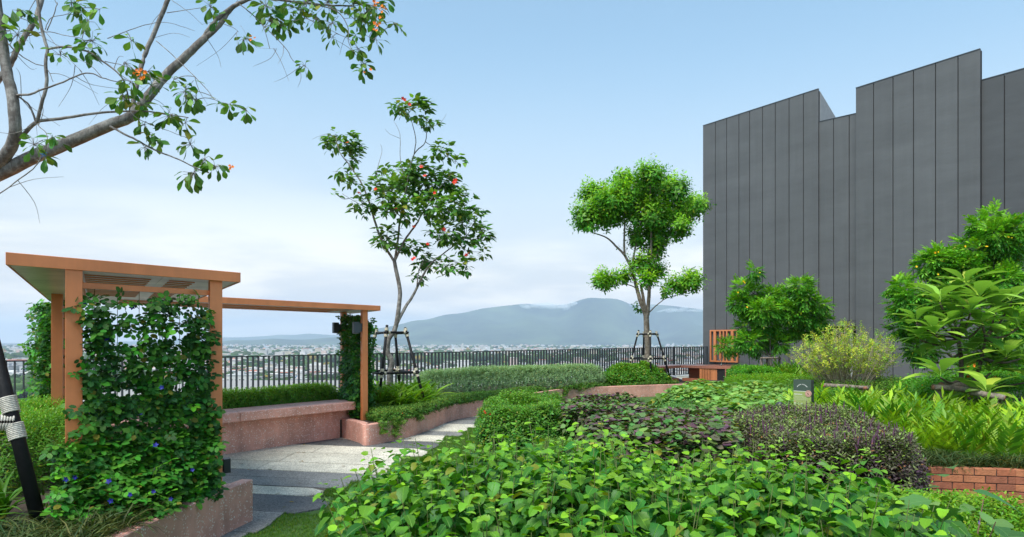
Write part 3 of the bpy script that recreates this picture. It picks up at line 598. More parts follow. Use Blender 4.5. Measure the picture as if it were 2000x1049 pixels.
# ================================================================== slatted screen on the wall, counter
wl, _ = fac(1387, .06); wr, _ = fac(1441, .06); sd_ = (wr - wl); SLn = sd_.length; sd_.normalize()
zt, zb_ = EYE - (644.2 - HY) / F * (wl.y + wr.y) / 2, EYE - (707.3 - HY) / F * (wl.y + wr.y) / 2
sc_ = thing('slatted_screen', (wl + wr) / 2 + Vector((0, 0, zb_)), 'orange metal screen of vertical slats fixed to the dark wall behind the counter', 'screen')
def sbar(s0, s1, z0, z1, nm): m = MB(); c = wl + sd_ * (s0 + s1) / 2; c.z = (z0 + z1) / 2; m.obox(c, sd_ * (s1 - s0) / 2, fn * .03, (0, 0, (z1 - z0) / 2)); m.build(nm, M_orange, sc_)
M_orange = solid("orange_metal", (.60, .21, .08), .45, var=.08)
fr = .055
sbar(0, SLn, zt - fr, zt, 'frame'); sbar(0, SLn, zb_, zb_ + fr, 'frame'); sbar(0, fr, zb_ + fr, zt - fr, 'frame'); sbar(SLn - fr, SLn, zb_ + fr, zt - fr, 'frame')
for x0, x1 in ((.14, .225), (.355, .405), (.48, .52), (.60, .645), (.77, .855)): sbar(SLn * x0, SLn * x1, zb_ + fr, zt - fr, 'slat')

ct = thing('outdoor_counter', (6.4, 22.9, 0), 'red brown outdoor counter with slatted doors, bent towards the railing', 'counter')
T0 = [P(1290, 715.6, 22.2), P(1330, 713.3, 23.4), P(1428, 715.8, 22.3), P(1444, 713.2, 23.4)]; T0 = [Vector((p.x, p.y, .9)) for p in T0]
bk = [Vector((4.9, 23.3, 0)), Vector((5.75, 24.3, 0)), Vector((7.7, 23.9, 0))]
m = MB(); m.prism([(p.x, p.y) for p in T0] + [(p.x, p.y) for p in bk[::-1]], .815, .90); m.build('countertop', M_counter, ct)
def face(p, q, z0, z1, th, mat, nm, par=None, off=0.0):
    d = (q - p).normalized(); nn = Vector((d.y, -d.x, 0)); nn = nn if nn.y < 0 else -nn; m = MB(); c = (p + q) / 2 - nn * (th / 2 + off); c.z = (z0 + z1) / 2
    m.obox(c, d * ((q - p).length / 2), nn * (th / 2), (0, 0, (z1 - z0) / 2)); return m.build(nm, mat, par or ct)
k1 = P(1365, 716, 22.95); k1 = Vector((k1.x, k1.y, 0)); g = lambda v_: Vector((v_.x, v_.y, 0))
face(g(T0[0]), g(T0[1]), .0, .81, .03, M_wood, 'back_panel', off=.55); face(g(T0[1]), k1, .0, .81, .03, M_wood, 'back_panel', off=.55)
face(g(T0[0]), g(T0[1]), .36, .46, .45, M_wood, 'shelf', off=.08); face(g(T0[1]), k1, .36, .46, .45, M_wood, 'shelf', off=.08)
face(k1, g(T0[2]) * .995, .02, .81, .03, M_void, 'cabinet_back', off=.12)
d = (g(T0[2]) - k1); Ld = d.length; d.normalize(); nsl = 18
for i in range(nsl):
    w_ = .035 if i not in (0, 8, 9, 17) else .06; s = .03 + i * (Ld - .16) / (nsl - 1); a = k1 + d * (s - w_ / 2); b = k1 + d * (s + w_ / 2); face(a, b, .03, .80, .03, M_orange, 'slat', off=.06)
face(k1, g(T0[2]) - d * .08, .8, .814, .05, M_orange, 'slat_rail', off=.05)
face(g(T0[2]) - d * .1, g(T0[3]), .0, .81, .04, M_counter, 'end_panel', off=.06)
fx = P(1409, 712, 22.95); fb = Vector((fx.x, fx.y, .9))
tp = thing('tap', fb, 'small curved steel tap standing on the counter', 'tap'); m = MB(); m.tube(smooth_path([fb, fb + Vector((0, 0, .19)), fb + Vector((-.03, 0, .225)), fb + Vector((-.065, -.01, .20)), fb + Vector((-.07, -.01, .15))], 4), .011, 7); m.build('spout', M_steel, tp)
m = MB(); m.tube([fb, fb + Vector((0, 0, .05))], .022, 8); m.build('tap_base', M_steel, tp)

# ================================================================== brick planter
M_br = [solid("brick_%s" % w_, c_, .85, var=.25, scale=14, bump=.5, bscale=60) for w_, c_ in (('red', (.36, .115, .055)), ('orange', (.44, .16, .075)), ('brown', (.30, .10, .055)))]
bp_ = thing('brick_planter', (5.0, 6.85, 0), 'low planter wall of orange red bricks holding the ferns', 'planter')
C1, C2, C3, C4 = Vector((4.02, 7.75, 0)), Vector((4.27, 6.95, 0)), Vector((5.02, 6.80, 0)), Vector((7.3, 6.05, 0))
bme = {}
def brickrun(p, q, z_top, rows, th=.1):
    d = (q - p); L = d.length; d.normalize(); nn = Vector((d.y, -d.x, 0)); nn = nn if nn.y < 0.0 else -nn; nn = nn if abs(d.x) > .3 else Vector((-1, -.3, 0)).normalized(); rr = random.Random(int(L * 1000))
    bl_, bh = .19, .066; 
    for r in range(rows):
        z = z_top - bh / 2 - r * (bh + .009); s = -(bl_ + .01) / 2 * (r % 2)
        while s < L - .02:
            a, b = max(s, 0), min(s + bl_, L); s += bl_ + .01
            if b - a < .03: continue
            c = p + d * (a + b) / 2 + nn * rr.uniform(-.002, .002); c.z = z; m = MB(); m.obox(c - nn * th / 2, d * (b - a) / 2, nn * th / 2, (0, 0, bh / 2)); m.build('brick', rr.choice(M_br), bp_, bevel=.003)
    m = MB(); m.obox((p + q) / 2 - nn * (th / 2 + .008) + Vector((0, 0, z_top / 2 - .01)), d * (L / 2 - .003), nn * (th / 2 - .003), (0, 0, z_top / 2 - .005)); m.build('mortar_joint', solid("brick_mortar", (.07, .05, .045), .95), bp_)
brickrun(C1, C2, .46, 6); brickrun(C2, C3, .46, 6); brickrun(C3, C4, .46, 6)

# ================================================================== information sign
sc0 = P(1567, 770, 9.15); sgn = thing('garden_sign', Vector((sc0.x, sc0.y, 0)), 'dark and olive green plant information sign with a round pink badge', 'sign')
sx_ = Vector((.64, -.77, 0)).normalized(); sy_ = Vector((sx_.y, -sx_.x, 0)); sy_ = sy_ if sy_.y < 0 else -sy_
wS, zT, zB = .245, EYE - (742 - HY) / F * 9.15, .55
M_sgd, M_sgo, M_sgw, M_sgp, M_sgt = solid("sign_dark_green", (.055, .085, .062), .5, var=.04), solid("sign_olive", (.30, .37, .11), .5, var=.04), solid("sign_white", (.75, .76, .70), .5, var=.02), solid("sign_pink", (.62, .34, .26), .5, var=.04), solid("sign_pale_olive", (.50, .56, .30), .5, var=.02)
def sb(x0, x1, z0, z1, d0, d1, mat, nm, par=None):
    c = Vector((sc0.x, sc0.y, (z0 + z1) / 2)) + sx_ * ((x0 + x1) / 2) + sy_ * ((d0 + d1) / 2); m = MB(); m.obox(c, sx_ * (x1 - x0) / 2, sy_ * (d1 - d0) / 2, (0, 0, (z1 - z0) / 2)); return m.build(nm, mat, par or sgn)
body = sb(-wS / 2, wS / 2, zB, zT, -.075, .0, M_dark, 'sign_body'); sb(-.03, .03, 0, zB, -.04, -.01, M_dark, 'sign_post')
zm = zT - .15
sb(-wS / 2 + .0, wS / 2, zm, zT, .0005, .003, M_sgd, 'dark_panel'); sb(-wS / 2, wS / 2, zB, zm - .005, .0005, .003, M_sgo, 'olive_panel'); sb(-wS / 2, wS / 2 - .05, zm - .005, zm, .0005, .0035, M_sgw, 'white_rule')
def glyph_rows(par):
    m = MB(); r = random.Random(3)
    for k in range(16):                         # arched title: sixteen small letters
        a = math.radians(158 - k * 8.9); cx_, cz_ = .072 * math.cos(a), .055 * math.sin(a); c = Vector((sc0.x, sc0.y, zT - .115 + cz_)) + sx_ * cx_ + sy_ * .0042
        if k == 7: continue
        tx = sx_ * math.sin(a) - Vector((0, 0, 1)) * math.cos(a); tz = sx_ * math.cos(a) + Vector((0, 0, 1)) * math.sin(a)
        m.obox(c - tx * .0028, tx * .0011, sy_ * .0005, tz * .006); m.obox(c + tx * .0028, tx * .0011, sy_ * .0005, tz * .006); m.obox(c + tz * r.choice((-.004, 0, .004)), tx * .003, sy_ * .0005, tz * .0012)
    m.build('title_letters', M_sgw, sgn)
    m = MB()
    for k in range(9): 
        x = -.105 + k * .0125; c = Vector((sc0.x, sc0.y, zm - .045)) + sx_ * x + sy_ * .0042; m.obox(c - sx_ * .003, sx_ * .0012, sy_ * .0005, (0, 0, .008)); m.obox(c + sx_ * .003, sx_ * .0012, sy_ * .0005, (0, 0, .008)); m.obox(c, sx_ * .003, sy_ * .0005, (0, 0, .0015))
    m.build('heading_letters', M_sgw, sgn)
    m = MB()
    for row in range(5):
        x = -.108; end = (.02, .045, .06, .055, .075)[row]
        while x < end: w_ = r.uniform(.006, .018); c = Vector((sc0.x, sc0.y, zm - .072 - row * .0115)) + sx_ * (x + w_ / 2) + sy_ * .0042; m.obox(c, sx_ * w_ / 2, sy_ * .0004, (0, 0, .0026)); x += w_ + .004
    m.build('text_lines', M_sgt, sgn)
    m = MB()
    for x in (-.10, -.055, -.005): c = Vector((sc0.x, sc0.y, zm - .165)) + sx_ * x + sy_ * .0042; m.obox(c, sx_ * .010, sy_ * .0004, (0, 0, .0035)); m.obox(c - Vector((0, 0, .012)), sx_ * .012, sy_ * .0004, (0, 0, .002)); m.obox(c - Vector((0, 0, .02)), sx_ * .009, sy_ * .0004, (0, 0, .002))
    m.build('footer_letters', M_sgw, sgn)
    sb(-.112, -.085, zm - .146, zm - .138, .0035, .0045, M_sgp, 'pink_mark')
glyph_rows(sgn)
bc = Vector((sc0.x, sc0.y, zm - .03)) + sx_ * .085 + sy_ * .010; m = MB(); K = 28
ring = lambda r, d, z=0: [bc + (sx_ * math.cos(2 * math.pi * i / K) + Vector((0, 0, 1)) * math.sin(2 * math.pi * i / K)) * r + sy_ * d for i in range(K)]
vs = ring(.043, -.012) + ring(.043, 0); m.add(vs, [tuple(range(K)), tuple(range(K, 2 * K))] + [(i, (i + 1) % K, K + (i + 1) % K, K + i) for i in range(K)]); bdg = m.build('badge', M_sgp, sgn)
m = MB(); vs = ring(.034, .001) + ring(.031, .001); m.add(vs, [(i, (i + 1) % K, K + (i + 1) % K, K + i) for i in range(K)]); m.build('badge_ring', M_sgd, bdg)
m = MB(); 
for (x, z, a, b) in ((-.004, .009, .006, .0025), (-.008, .002, .002, .007), (.0, -.002, .007, .002), (.006, -.007, .002, .006), (-.001, -.013, .007, .0025)): m.obox(bc + sx_ * (x + .001) + Vector((0, 0, z)) + sy_ * .0015, sx_ * a, sy_ * .0006, (0, 0, b))
m.build('badge_number', M_dark, bdg)
# ================================================================== the plain, the city and the hills
GZ = -62.0
rs = np.random.RandomState(11)
def ground_mat():
    m, t, b, o = new_mat("plain"); tcn = N(t, "ShaderNodeTexCoord")
    n = N(t, "ShaderNodeTexNoise"); n.inputs['Scale'].default_value = .006; n.inputs['Detail'].default_value = 9; n.inputs['Roughness'].default_value = .66; t.links.new(tcn.outputs['Object'], n.inputs['Vector'])
    cr = N(t, "ShaderNodeValToRGB"); e = cr.color_ramp.elements; e[0].position = .40; e[0].color = (.022, .042, .018, 1); e[1].position = .66; e[1].color = (.12, .115, .10, 1); x = e.new(.52); x.color = (.045, .065, .032, 1)
    t.links.new(n.outputs['Fac'], cr.inputs[0]); t.links.new(cr.outputs[0], b.inputs['Base Color']); b.inputs['Roughness'].default_value = .95; b.inputs['Specular IOR Level'].default_value = .1; return m
m = MB(); K = 64; R_ = 19000; vs = [(R_ * math.cos(2 * math.pi * i / K), R_ * math.sin(2 * math.pi * i / K) + 500, GZ) for i in range(K)]; m.add(vs, [tuple(range(K))])
tag(m.build('ground', ground_mat()), kind='structure')
# the tower that carries the terrace
m = MB(); m.box(-13.9, 15.9, -5.9, 30.4, GZ, -.36); tag(m.build('tower_block', solid("tower_render", (.4, .39, .37), .9)), 'pale block of the tower below the terrace', 'building')

def interp(px, tab):
    X = [a for a, b in tab]; Y = [b for a, b in tab]; return np.interp(px, X, Y)
def range_(name, tab, Dr, Df, Db, mat, step=5, seed=1, spur=1.0, rows=26):
    px = np.arange(tab[0][0], tab[-1][0] + 1, step).astype(float); r = np.random.RandomState(seed); fb = [(r.uniform(.008, .05), r.rand() * 6.28, r.uniform(-3, 3)) for _ in range(14)]
    py = interp(px, tab); py = np.convolve(np.pad(py, 3, 'edge'), np.ones(7) / 7, 'valid'); py = py + sum(np.sin(px * f * 3 + p) for f, p, q in fb) * .10
    Hh = (HY - py) / F * Dr + EYE - GZ; V = []; n = len(px)
    for j in range(rows + 6):
        if j <= rows: t = j / rows; D = Df + (Dr - Df) * t; z = Hh * t ** 1.25
        else: t = 1 - (j - rows) / 6; D = Dr + (Db - Dr) * (1 - t); z = Hh * t
        nz = sum(np.sin(px * f * (1 + .35 * math.sin(q)) + p + q * (D / 1500.)) for f, p, q in fb) / 3.7
        env = math.sin(math.pi * min(1, max(0, t))) ** .8 if j <= rows else math.sin(math.pi * t) * .6
        z = z * (1 + .34 * spur * nz * env); z = np.maximum(z, -40 if j in (0,) else 0) if j else z * 0 - 30
        V.append(np.stack([(px - CX) / F * D, np.full(n, D), GZ + z], 1))
    V = np.concatenate(V); f = []
    R2 = rows + 6
    I, J = np.meshgrid(np.arange(n - 1), np.arange(R2 - 1)); a = (J * n + I).ravel(); idx = np.stack([a, a + 1, a + n + 1, a + n], 1).ravel()
    me = np_mesh(name, V, idx, np.full(len(a), 4)); o = link(name, me, mat, None, 'structure'); return o
def forest_mat(name, c1, c2, scale):
    m, t, b, o = new_mat(name); tcn = N(t, "ShaderNodeTexCoord")
    n = N(t, "ShaderNodeTexNoise"); n.inputs['Scale'].default_value = scale; n.inputs['Detail'].default_value = 9; n.inputs['Roughness'].default_value = .7; t.links.new(tcn.outputs['Object'], n.inputs['Vector'])
    r = N(t, "ShaderNodeMapRange"); r.inputs['From Min'].default_value = .35; r.inputs['From Max'].default_value = .65; t.links.new(n.outputs['Fac'], r.inputs['Value'])
    mxx = N(t, "ShaderNodeMix", data_type='RGBA'); t.links.new(r.outputs[0], mxx.inputs[0]); mxx.inputs[6].default_value = rgb(c1); mxx.inputs[7].default_value = rgb(c2); t.links.new(mxx.outputs[2], b.inputs['Base Color']); b.inputs['Roughness'].default_value = 1; b.inputs['Specular IOR Level'].default_value = 0; return m
M_for = forest_mat("mountain_forest", (.003, .012, .010), (.085, .12, .055), .0016)
range_('mountain', [(540, 674), (600, 668), (660, 657), (700, 648), (740, 642), (780, 634), (800, 628), (836, 624), (871, 614), (905, 612), (930, 605), (957, 600), (1000, 596), (1033, 593), (1060, 596), (1081, 597), (1109, 595), (1135, 590), (1152, 588), (1175, 590), (1200, 590), (1222, 593), (1247, 597), (1270, 595), (1300, 595), (1323, 599), (1352, 602), (1375, 606), (1450, 618), (1600, 634), (1800, 640), (2100, 652), (2300, 668)], 11200, 8300, 14500, M_for, seed=3)
range_('foothill', [(380, 674), (430, 667), (470, 664), (500, 664.5), (545, 661), (575, 664), (610, 663), (645, 658), (690, 660), (740, 664), (820, 668), (900, 671)], 9300, 7900, 11000, M_for, seed=8, spur=.8, rows=16)
range_('far_hills', [(120, 672), (250, 667), (330, 664), (430, 659), (470, 659), (510, 657), (550, 653), (575, 655), (604, 651.5), (640, 654), (680, 655), (760, 652), (900, 650)], 15500, 13000, 17500, M_for, seed=5, rows=16)

# ---- houses
palR = [(.42, .15, .10), (.48, .20, .15), (.36, .11, .09), (.50, .26, .20), (.36, .36, .37), (.50, .50, .49), (.24, .22, .21), (.62, .60, .57), (.16, .26, .42)]
palRn = ['red', 'salmon', 'dark red', 'pink', 'grey', 'pale grey', 'dark', 'cream', 'blue']
pW = [.16, .12, .08, .1, .17, .13, .08, .13, .03]
palW = [(.62, .60, .56), (.66, .66, .65), (.56, .50, .40), (.60, .47, .42), (.48, .48, .46)]; palWn = ['cream', 'white', 'sandy', 'pink', 'grey']
M_col = attr_mat("house_paint", .85, .18, .15)
def hroof(w, d, h, hip=.5, e=.6):
    W_, D_ = w / 2 + e, d / 2 + e; r = W_ - D_ * hip if W_ > D_ else .1 * W_
    return [(-W_, -D_, 0), (W_, -D_, 0), (W_, D_, 0), (-W_, D_, 0), (-r, 0, h), (r, 0, h)], [(0, 1, 5, 4), (1, 2, 5), (2, 3, 4, 5), (3, 0, 4), (3, 2, 1, 0)]
def cityspots(n, D0, D1, r, pxlo=-160, pxhi=1420):
    """more houses near the start of the range: even over the picture's rows"""
    iv = r.uniform(1 / D1, 1 / D0, n); D = 1 / iv; px = r.uniform(pxlo, pxhi, n); return (px - CX) / F * D, D
Lc = lumps(rs, 5, .006); Ld = lumps(rs, 5, .0022)
M_glass = solid("far_window", (.05, .06, .07), .3)
vari = {}
def house_meshes(kind, ri, wi, rr):
    key = (kind, ri, wi)
    if key in vari: return vari[key]
    if kind == 'block': w, d, h = 24, 13, 15
    elif kind == 'tower': w, d, h = 22, 15, 34
    elif kind == 'shed': w, d, h = 30, 17, 6.5
    else: w, d, h = 13, 10, 6.2
    a = MB(); a.box(-w / 2, w / 2, -d / 2, d / 2, 0, h); ms = a.mesh('walls'); ms.materials.append(solid("house_wall_%s" % palWn[wi], palW[wi], .85, var=.1, scale=.2) if ("w", wi) not in vari else vari[("w", wi)]); vari[("w", wi)] = ms.materials[0]
    b = MB()
    if kind in ('block', 'tower'): b.box(-w / 2 - .3, w / 2 + .3, -d / 2 - .3, d / 2 + .3, h, h + .9); b.box(-3, 3, -2.5, 2.5, h + .9, h + 3.6)
    else: vs, fs = hroof(w, d, d * .28 if kind != 'shed' else 2.6, .5 if kind != 'shed' else .05, .9); b.add([(x, y, z + h) for x, y, z in vs], fs)
    rm = b.mesh('roof'); rm.materials.append(vari.get(("r", ri)) or solid("roof_%s" % palRn[ri].replace(' ', '_'), palR[ri], .8, var=.2, scale=.3)); vari[("r", ri)] = rm.materials[0]
    wn = MB(); nx = int(w / 3.2); nz = int(h / 3.1)
    for k in range(nz):
        for i in range(nx): x = -w / 2 + (i + .5) * w / nx; z = 1.6 + k * 3.05; wn.box(x - .7, x + .7, -d / 2 - .06, -d / 2 + .02, z - .65, z + .75)
    wm = wn.mesh('windows'); wm.materials.append(M_glass)
    vari[key] = (ms, rm, wm); return vari[key]
rr = random.Random(8); X, Y = cityspots(1400, 760, 2600, rs); den = Lc(X, Y); Xs = []; 
order = np.argsort(Y); placed = []
names = {'block': ('apartment_block', 'apartment block', 'building'), 'tower': ('apartment_tower', 'tall apartment block', 'building'), 'shed': ('hall', 'long hall', 'building'), 'house': ('house', 'house', 'house')}
cnt = 0
def zone(x, y):
    p = CX + F * x / y
    for a, b in ((0, 'outside left'), (125, 'left of the pergola'), (300, 'behind the left vine'), (430, 'behind the right vine'), (545, 'above the bench hedge'), (665, 'left of the lamps'), (840, 'behind the leaning tree'), (1000, 'above the silvery hedge'), (1180, 'right of the middle'), (1320, 'behind the round-crowned tree')):
        if p < a: return b
    return 'by the dark building'
for i in order:
    if cnt >= 300: break
    x, y = X[i], Y[i]
    if den[i] < -.35: continue
    if any((x - a) ** 2 + (y - b) ** 2 < 21 ** 2 for a, b in placed[-240:]): continue
    placed.append((x, y)); cnt += 1
    kd = rr.choices(['house', 'block', 'shed', 'tower'], [.66, .17, .16, .01])[0]; ri = rr.choices(range(9), pW)[0]; wi = rr.randrange(5)
    if kd in ('block', 'tower'): ri = rr.choice([4, 5, 7])
    nm, wd, ct_ = names[kd]; h = thing(nm, (x, y, GZ), '%s %s with %s roof %s, %s' % (palWn[wi], wd, palRn[ri], 'near below' if y < 1000 else 'in the middle distance' if y < 1250 else 'farther out', zone(x, y)), ct_, 'buildings of the city below the terrace')
    ms, rm, wm = house_meshes(kd, ri, wi, rr); sc = rr.uniform(.8, 1.45) * (1.12 if kd == 'house' else 1); h.rotation_euler[2] = rr.choice((0, math.pi / 2)) + rr.gauss(.25, .12); h.scale = (sc, sc * rr.uniform(.85, 1.2), sc if kd != 'tower' else 1)
    for nm_, me_ in (('wall', ms), ('roof', rm)) + ((('windows', wm),) if kd in ('block', 'tower') or y < 1300 else ()):
        o = bpy.data.objects.new(nm_, me_); COL.objects.link(o); o.parent = h
        if nm_ == 'windows': o['kind'] = 'stuff'
# the rest of the city as one mass
def city_mass(n, D0, D1, size, seed, name, tall=.05, pal_white=0):
    r = np.random.RandomState(seed); X, Y = cityspots(n, D0, D1, r); k = (Lc(X, Y) + .6 * Ld(X, Y)) > -.55; X, Y = X[k], Y[k]; n = len(X)
    w = r.uniform(.7, 1.9, n) * size; d = w * r.uniform(.5, .9, n); h = r.uniform(5, 9, n) + (r.rand(n) < .25) * r.uniform(3, 10, n) + (r.rand(n) < tall) * r.uniform(8, 26, n); flat = (r.rand(n) < .45) | (h > 12); a = r.choice([0, math.pi / 2], n) + r.normal(.25, .15, n)
    rh = np.where(flat, .8, d * .25); base = np.array([(-1, -1, 0), (1, -1, 0), (1, 1, 0), (-1, 1, 0)], float)
    V = np.zeros((n, 14, 3))
    for q in range(4):
        V[:, q] = np.stack([base[q, 0] * w / 2, base[q, 1] * d / 2, 0 * w], 1); V[:, q + 4] = np.stack([base[q, 0] * w / 2, base[q, 1] * d / 2, h], 1)
        V[:, q + 8] = np.stack([base[q, 0] * (w / 2 + .6), base[q, 1] * (d / 2 + .6), h + .01], 1)
    rx = np.where(flat, w / 2, w / 2 - d * .3)
    V[:, 12] = np.stack([-rx, 0 * w, h + rh], 1); V[:, 13] = np.stack([rx, 0 * w, h + rh], 1)
    ca, sa = np.cos(a)[:, None], np.sin(a)[:, None]; x, y = V[:, :, 0].copy(), V[:, :, 1].copy(); V[:, :, 0] = x * ca - y * sa + X[:, None]; V[:, :, 1] = x * sa + y * ca + Y[:, None]; V[:, :, 2] += GZ
    fs = [(0, 1, 5, 4), (1, 2, 6, 5), (2, 3, 7, 6), (3, 0, 4, 7), (8, 9, 13, 12), (9, 10, 13), (10, 11, 12, 13), (11, 8, 12), (11, 10, 9, 8)]
    fl = np.array([i for f in fs for i in f]); ft = np.array([len(f) for f in fs]); idx = (fl[None] + (np.arange(n) * 14)[:, None]).ravel()
    me = np_mesh(name, V.reshape(-1, 3), idx, np.tile(ft, n), smooth=False)
    wc = np.array(palW)[r.randint(0, 5, n)]; rc = np.array(palR)[np.where(flat & (r.rand(n) < .8), r.choice([4, 5, 7, 7], n), r.choice(9, n, p=np.array(pW) / sum(pW)))]
    C = np.ones((n, 14, 4)); C[:, :8, :3] = wc[:, None]; C[:, 8:, :3] = rc[:, None]
    at_ = me.attributes.new("col", 'FLOAT_COLOR', 'POINT'); at_.data.foreach_set("color", C.astype(np.float32).ravel())
    o = link(name, me, M_col, None, 'stuff'); tag(o, 'hazy mass of small city buildings spreading to the hills', 'city')
city_mass(5200, 950, 2700, 13, 21, 'city_buildings', .02); city_mass(24000, 1900, 8400, 17, 22, 'city_buildings', .02)
# trees between the houses
def city_trees(n, D0, D1, r0, r1, seed, rough=.3):
    r = np.random.RandomState(seed); X, Y = cityspots(n, D0, D1, r); k = (Lc(X, Y) + .3 * r.randn(n)) < .55; X, Y = X[k], Y[k]; n = len(X)
    bm_v = []; ph = (1 + 5 ** .5) / 2
    iv = np.array([(-1, ph, 0), (1, ph, 0), (-1, -ph, 0), (1, -ph, 0), (0, -1, ph), (0, 1, ph), (0, -1, -ph), (0, 1, -ph), (ph, 0, -1), (ph, 0, 1), (-ph, 0, -1), (-ph, 0, 1)], float); iv /= np.linalg.norm(iv[0])
    fs = [(0, 11, 5), (0, 5, 1), (0, 1, 7), (0, 7, 10), (0, 10, 11), (1, 5, 9), (5, 11, 4), (11, 10, 2), (10, 7, 6), (7, 1, 8), (3, 9, 4), (3, 4, 2), (3, 2, 6), (3, 6, 8), (3, 8, 9), (4, 9, 5), (2, 4, 11), (6, 2, 10), (8, 6, 7), (9, 8, 1)]
    # one split level
    vv = [tuple(x) for x in iv]; mid = {}; f2 = []
    def md(a, b):
        kx = (min(a, b), max(a, b))
        if kx not in mid: p = (np.array(vv[a]) + np.array(vv[b])) / 2; p /= np.linalg.norm(p); vv.append(tuple(p)); mid[kx] = len(vv) - 1
        return mid[kx]
    for a, b, c_ in fs: x, y, z = md(a, b), md(b, c_), md(c_, a); f2 += [(a, x, z), (b, y, x), (c_, z, y), (x, y, z)]
    iv = np.array(vv); fs = f2
    R1 = r.uniform(r0, r1, n); V = iv[None] * (1 + rough * (r.rand(n, len(iv), 1) - .5) * 1.6) * R1[:, None, None] * np.array([1.15, 1.15, .85]); V += np.stack([X, Y, GZ + R1 * .9], 1)[:, None]
    fl = np.array([i for f in fs for i in f]); me = np_mesh('city_trees', V.reshape(-1, 3), (fl[None] + (np.arange(n) * len(iv))[:, None]).ravel(), np.full(n * len(fs), 3))
    tint = np.repeat(r.rand(n), len(iv)); a_ = me.attributes.new("tint", 'FLOAT', 'POINT'); a_.data.foreach_set("value", tint.astype(np.float32))
    o = link('city_trees', me, M_ctree, None, 'stuff'); tag(o, 'dark green trees filling the gaps between the city houses', 'trees')
M_ctree = leaf_mat("city_tree_crown", (.022, .05, .020), (.07, .12, .03), .9, .0, hv=.02, spec=.1)
city_trees(5000, 740, 2300, 4, 9, 31); city_trees(4200, 1900, 7600, 6, 14, 32)

# ---- cloud tufts lying on the ridge, and the hazy air
def puff_mat():
    m = bpy.data.materials.new("cloud_tuft"); m.use_nodes = True; t = m.node_tree; t.nodes.clear(); o = N(t, "ShaderNodeOutputMaterial"); pvn = N(t, "ShaderNodeVolumePrincipled")
    tcn = N(t, "ShaderNodeTexCoord"); n = N(t, "ShaderNodeTexNoise"); n.inputs['Scale'].default_value = .0042; n.inputs['Detail'].default_value = 4; t.links.new(tcn.outputs['Object'], n.inputs['Vector'])
    ln = N(t, "ShaderNodeVectorMath", operation='LENGTH'); g = N(t, "ShaderNodeTexCoord"); mp = N(t, "ShaderNodeMapping"); mp.inputs['Location'].default_value = (-1, -1, -1); mp.inputs['Scale'].default_value = (2, 2, 2); t.links.new(g.outputs['Generated'], mp.inputs[0]); t.links.new(mp.outputs[0], ln.inputs[0])
    fall = N(t, "ShaderNodeMapRange"); 
    for a, x in (('From Min', 1.0), ('From Max', .1), ('To Min', -.28), ('To Max', .14)): fall.inputs[a].default_value = x
    t.links.new(ln.outputs['Value'], fall.inputs['Value']); ad = N(t, "ShaderNodeMath", operation='ADD'); t.links.new(n.outputs['Fac'], ad.inputs[0]); t.links.new(fall.outputs[0], ad.inputs[1])
    r = N(t, "ShaderNodeMapRange"); 
    for a, x in (('From Min', .42), ('From Max', .60), ('To Min', 0.), ('To Max', .007)): r.inputs[a].default_value = x
    t.links.new(ad.outputs[0], r.inputs['Value']); t.links.new(r.outputs[0], pvn.inputs['Density']); pvn.inputs['Color'].default_value = (.97, .98, 1, 1); pvn.inputs['Anisotropy'].default_value = 0.2
    t.links.new(pvn.outputs[0], o.inputs['Volume']); return m
HAZE_TOP = 640
hz = MB(); hz.box(-24000, 24000, -2500, 22000, GZ - 1, HAZE_TOP); hm = bpy.data.materials.new("hazy_air"); hm.use_nodes = True; t = hm.node_tree; t.nodes.clear(); o_ = N(t, "ShaderNodeOutputMaterial"); pn = N(t, "ShaderNodeVolumePrincipled")
pn.inputs['Density'].default_value = HAZE_D = 8.8e-5; pn.inputs['Color'].default_value = (.66, .81, 1, 1); pn.inputs['Anisotropy'].default_value = 0.0; t.links.new(pn.outputs[0], o_.inputs['Volume'])
hzo = hz.build('haze', hm); hzo['kind'] = 'stuff'

# wisps of mist lying against the upper slopes of the mountain
M_puff = bpy.data.materials.new("mountain_mist"); M_puff.use_nodes = True; t = M_puff.node_tree; t.nodes.clear(); o_ = N(t, "ShaderNodeOutputMaterial"); pn = N(t, "ShaderNodeVolumePrincipled"); pn.inputs['Density'].default_value = .0042; pn.inputs['Color'].default_value = (1, 1, 1, 1); t.links.new(pn.outputs[0], o_.inputs['Volume'])
rg = random.Random(6); sph = MB(); K = 18; rows = 9
vs = [(0, 0, -1)] + [(math.sin(math.pi * j / rows) * math.cos(2 * math.pi * q / K), math.sin(math.pi * j / rows) * math.sin(2 * math.pi * q / K), -math.cos(math.pi * j / rows)) for j in range(1, rows) for q in range(K)] + [(0, 0, 1)]
fs = [(0, 1 + (q + 1) % K, 1 + q) for q in range(K)] + [(1 + j * K + q, 1 + j * K + (q + 1) % K, 1 + (j + 1) * K + (q + 1) % K, 1 + (j + 1) * K + q) for j in range(rows - 2) for q in range(K)] + [(1 + (rows - 2) * K + q, 1 + (rows - 2) * K + (q + 1) % K, len(vs) - 1) for q in range(K)]
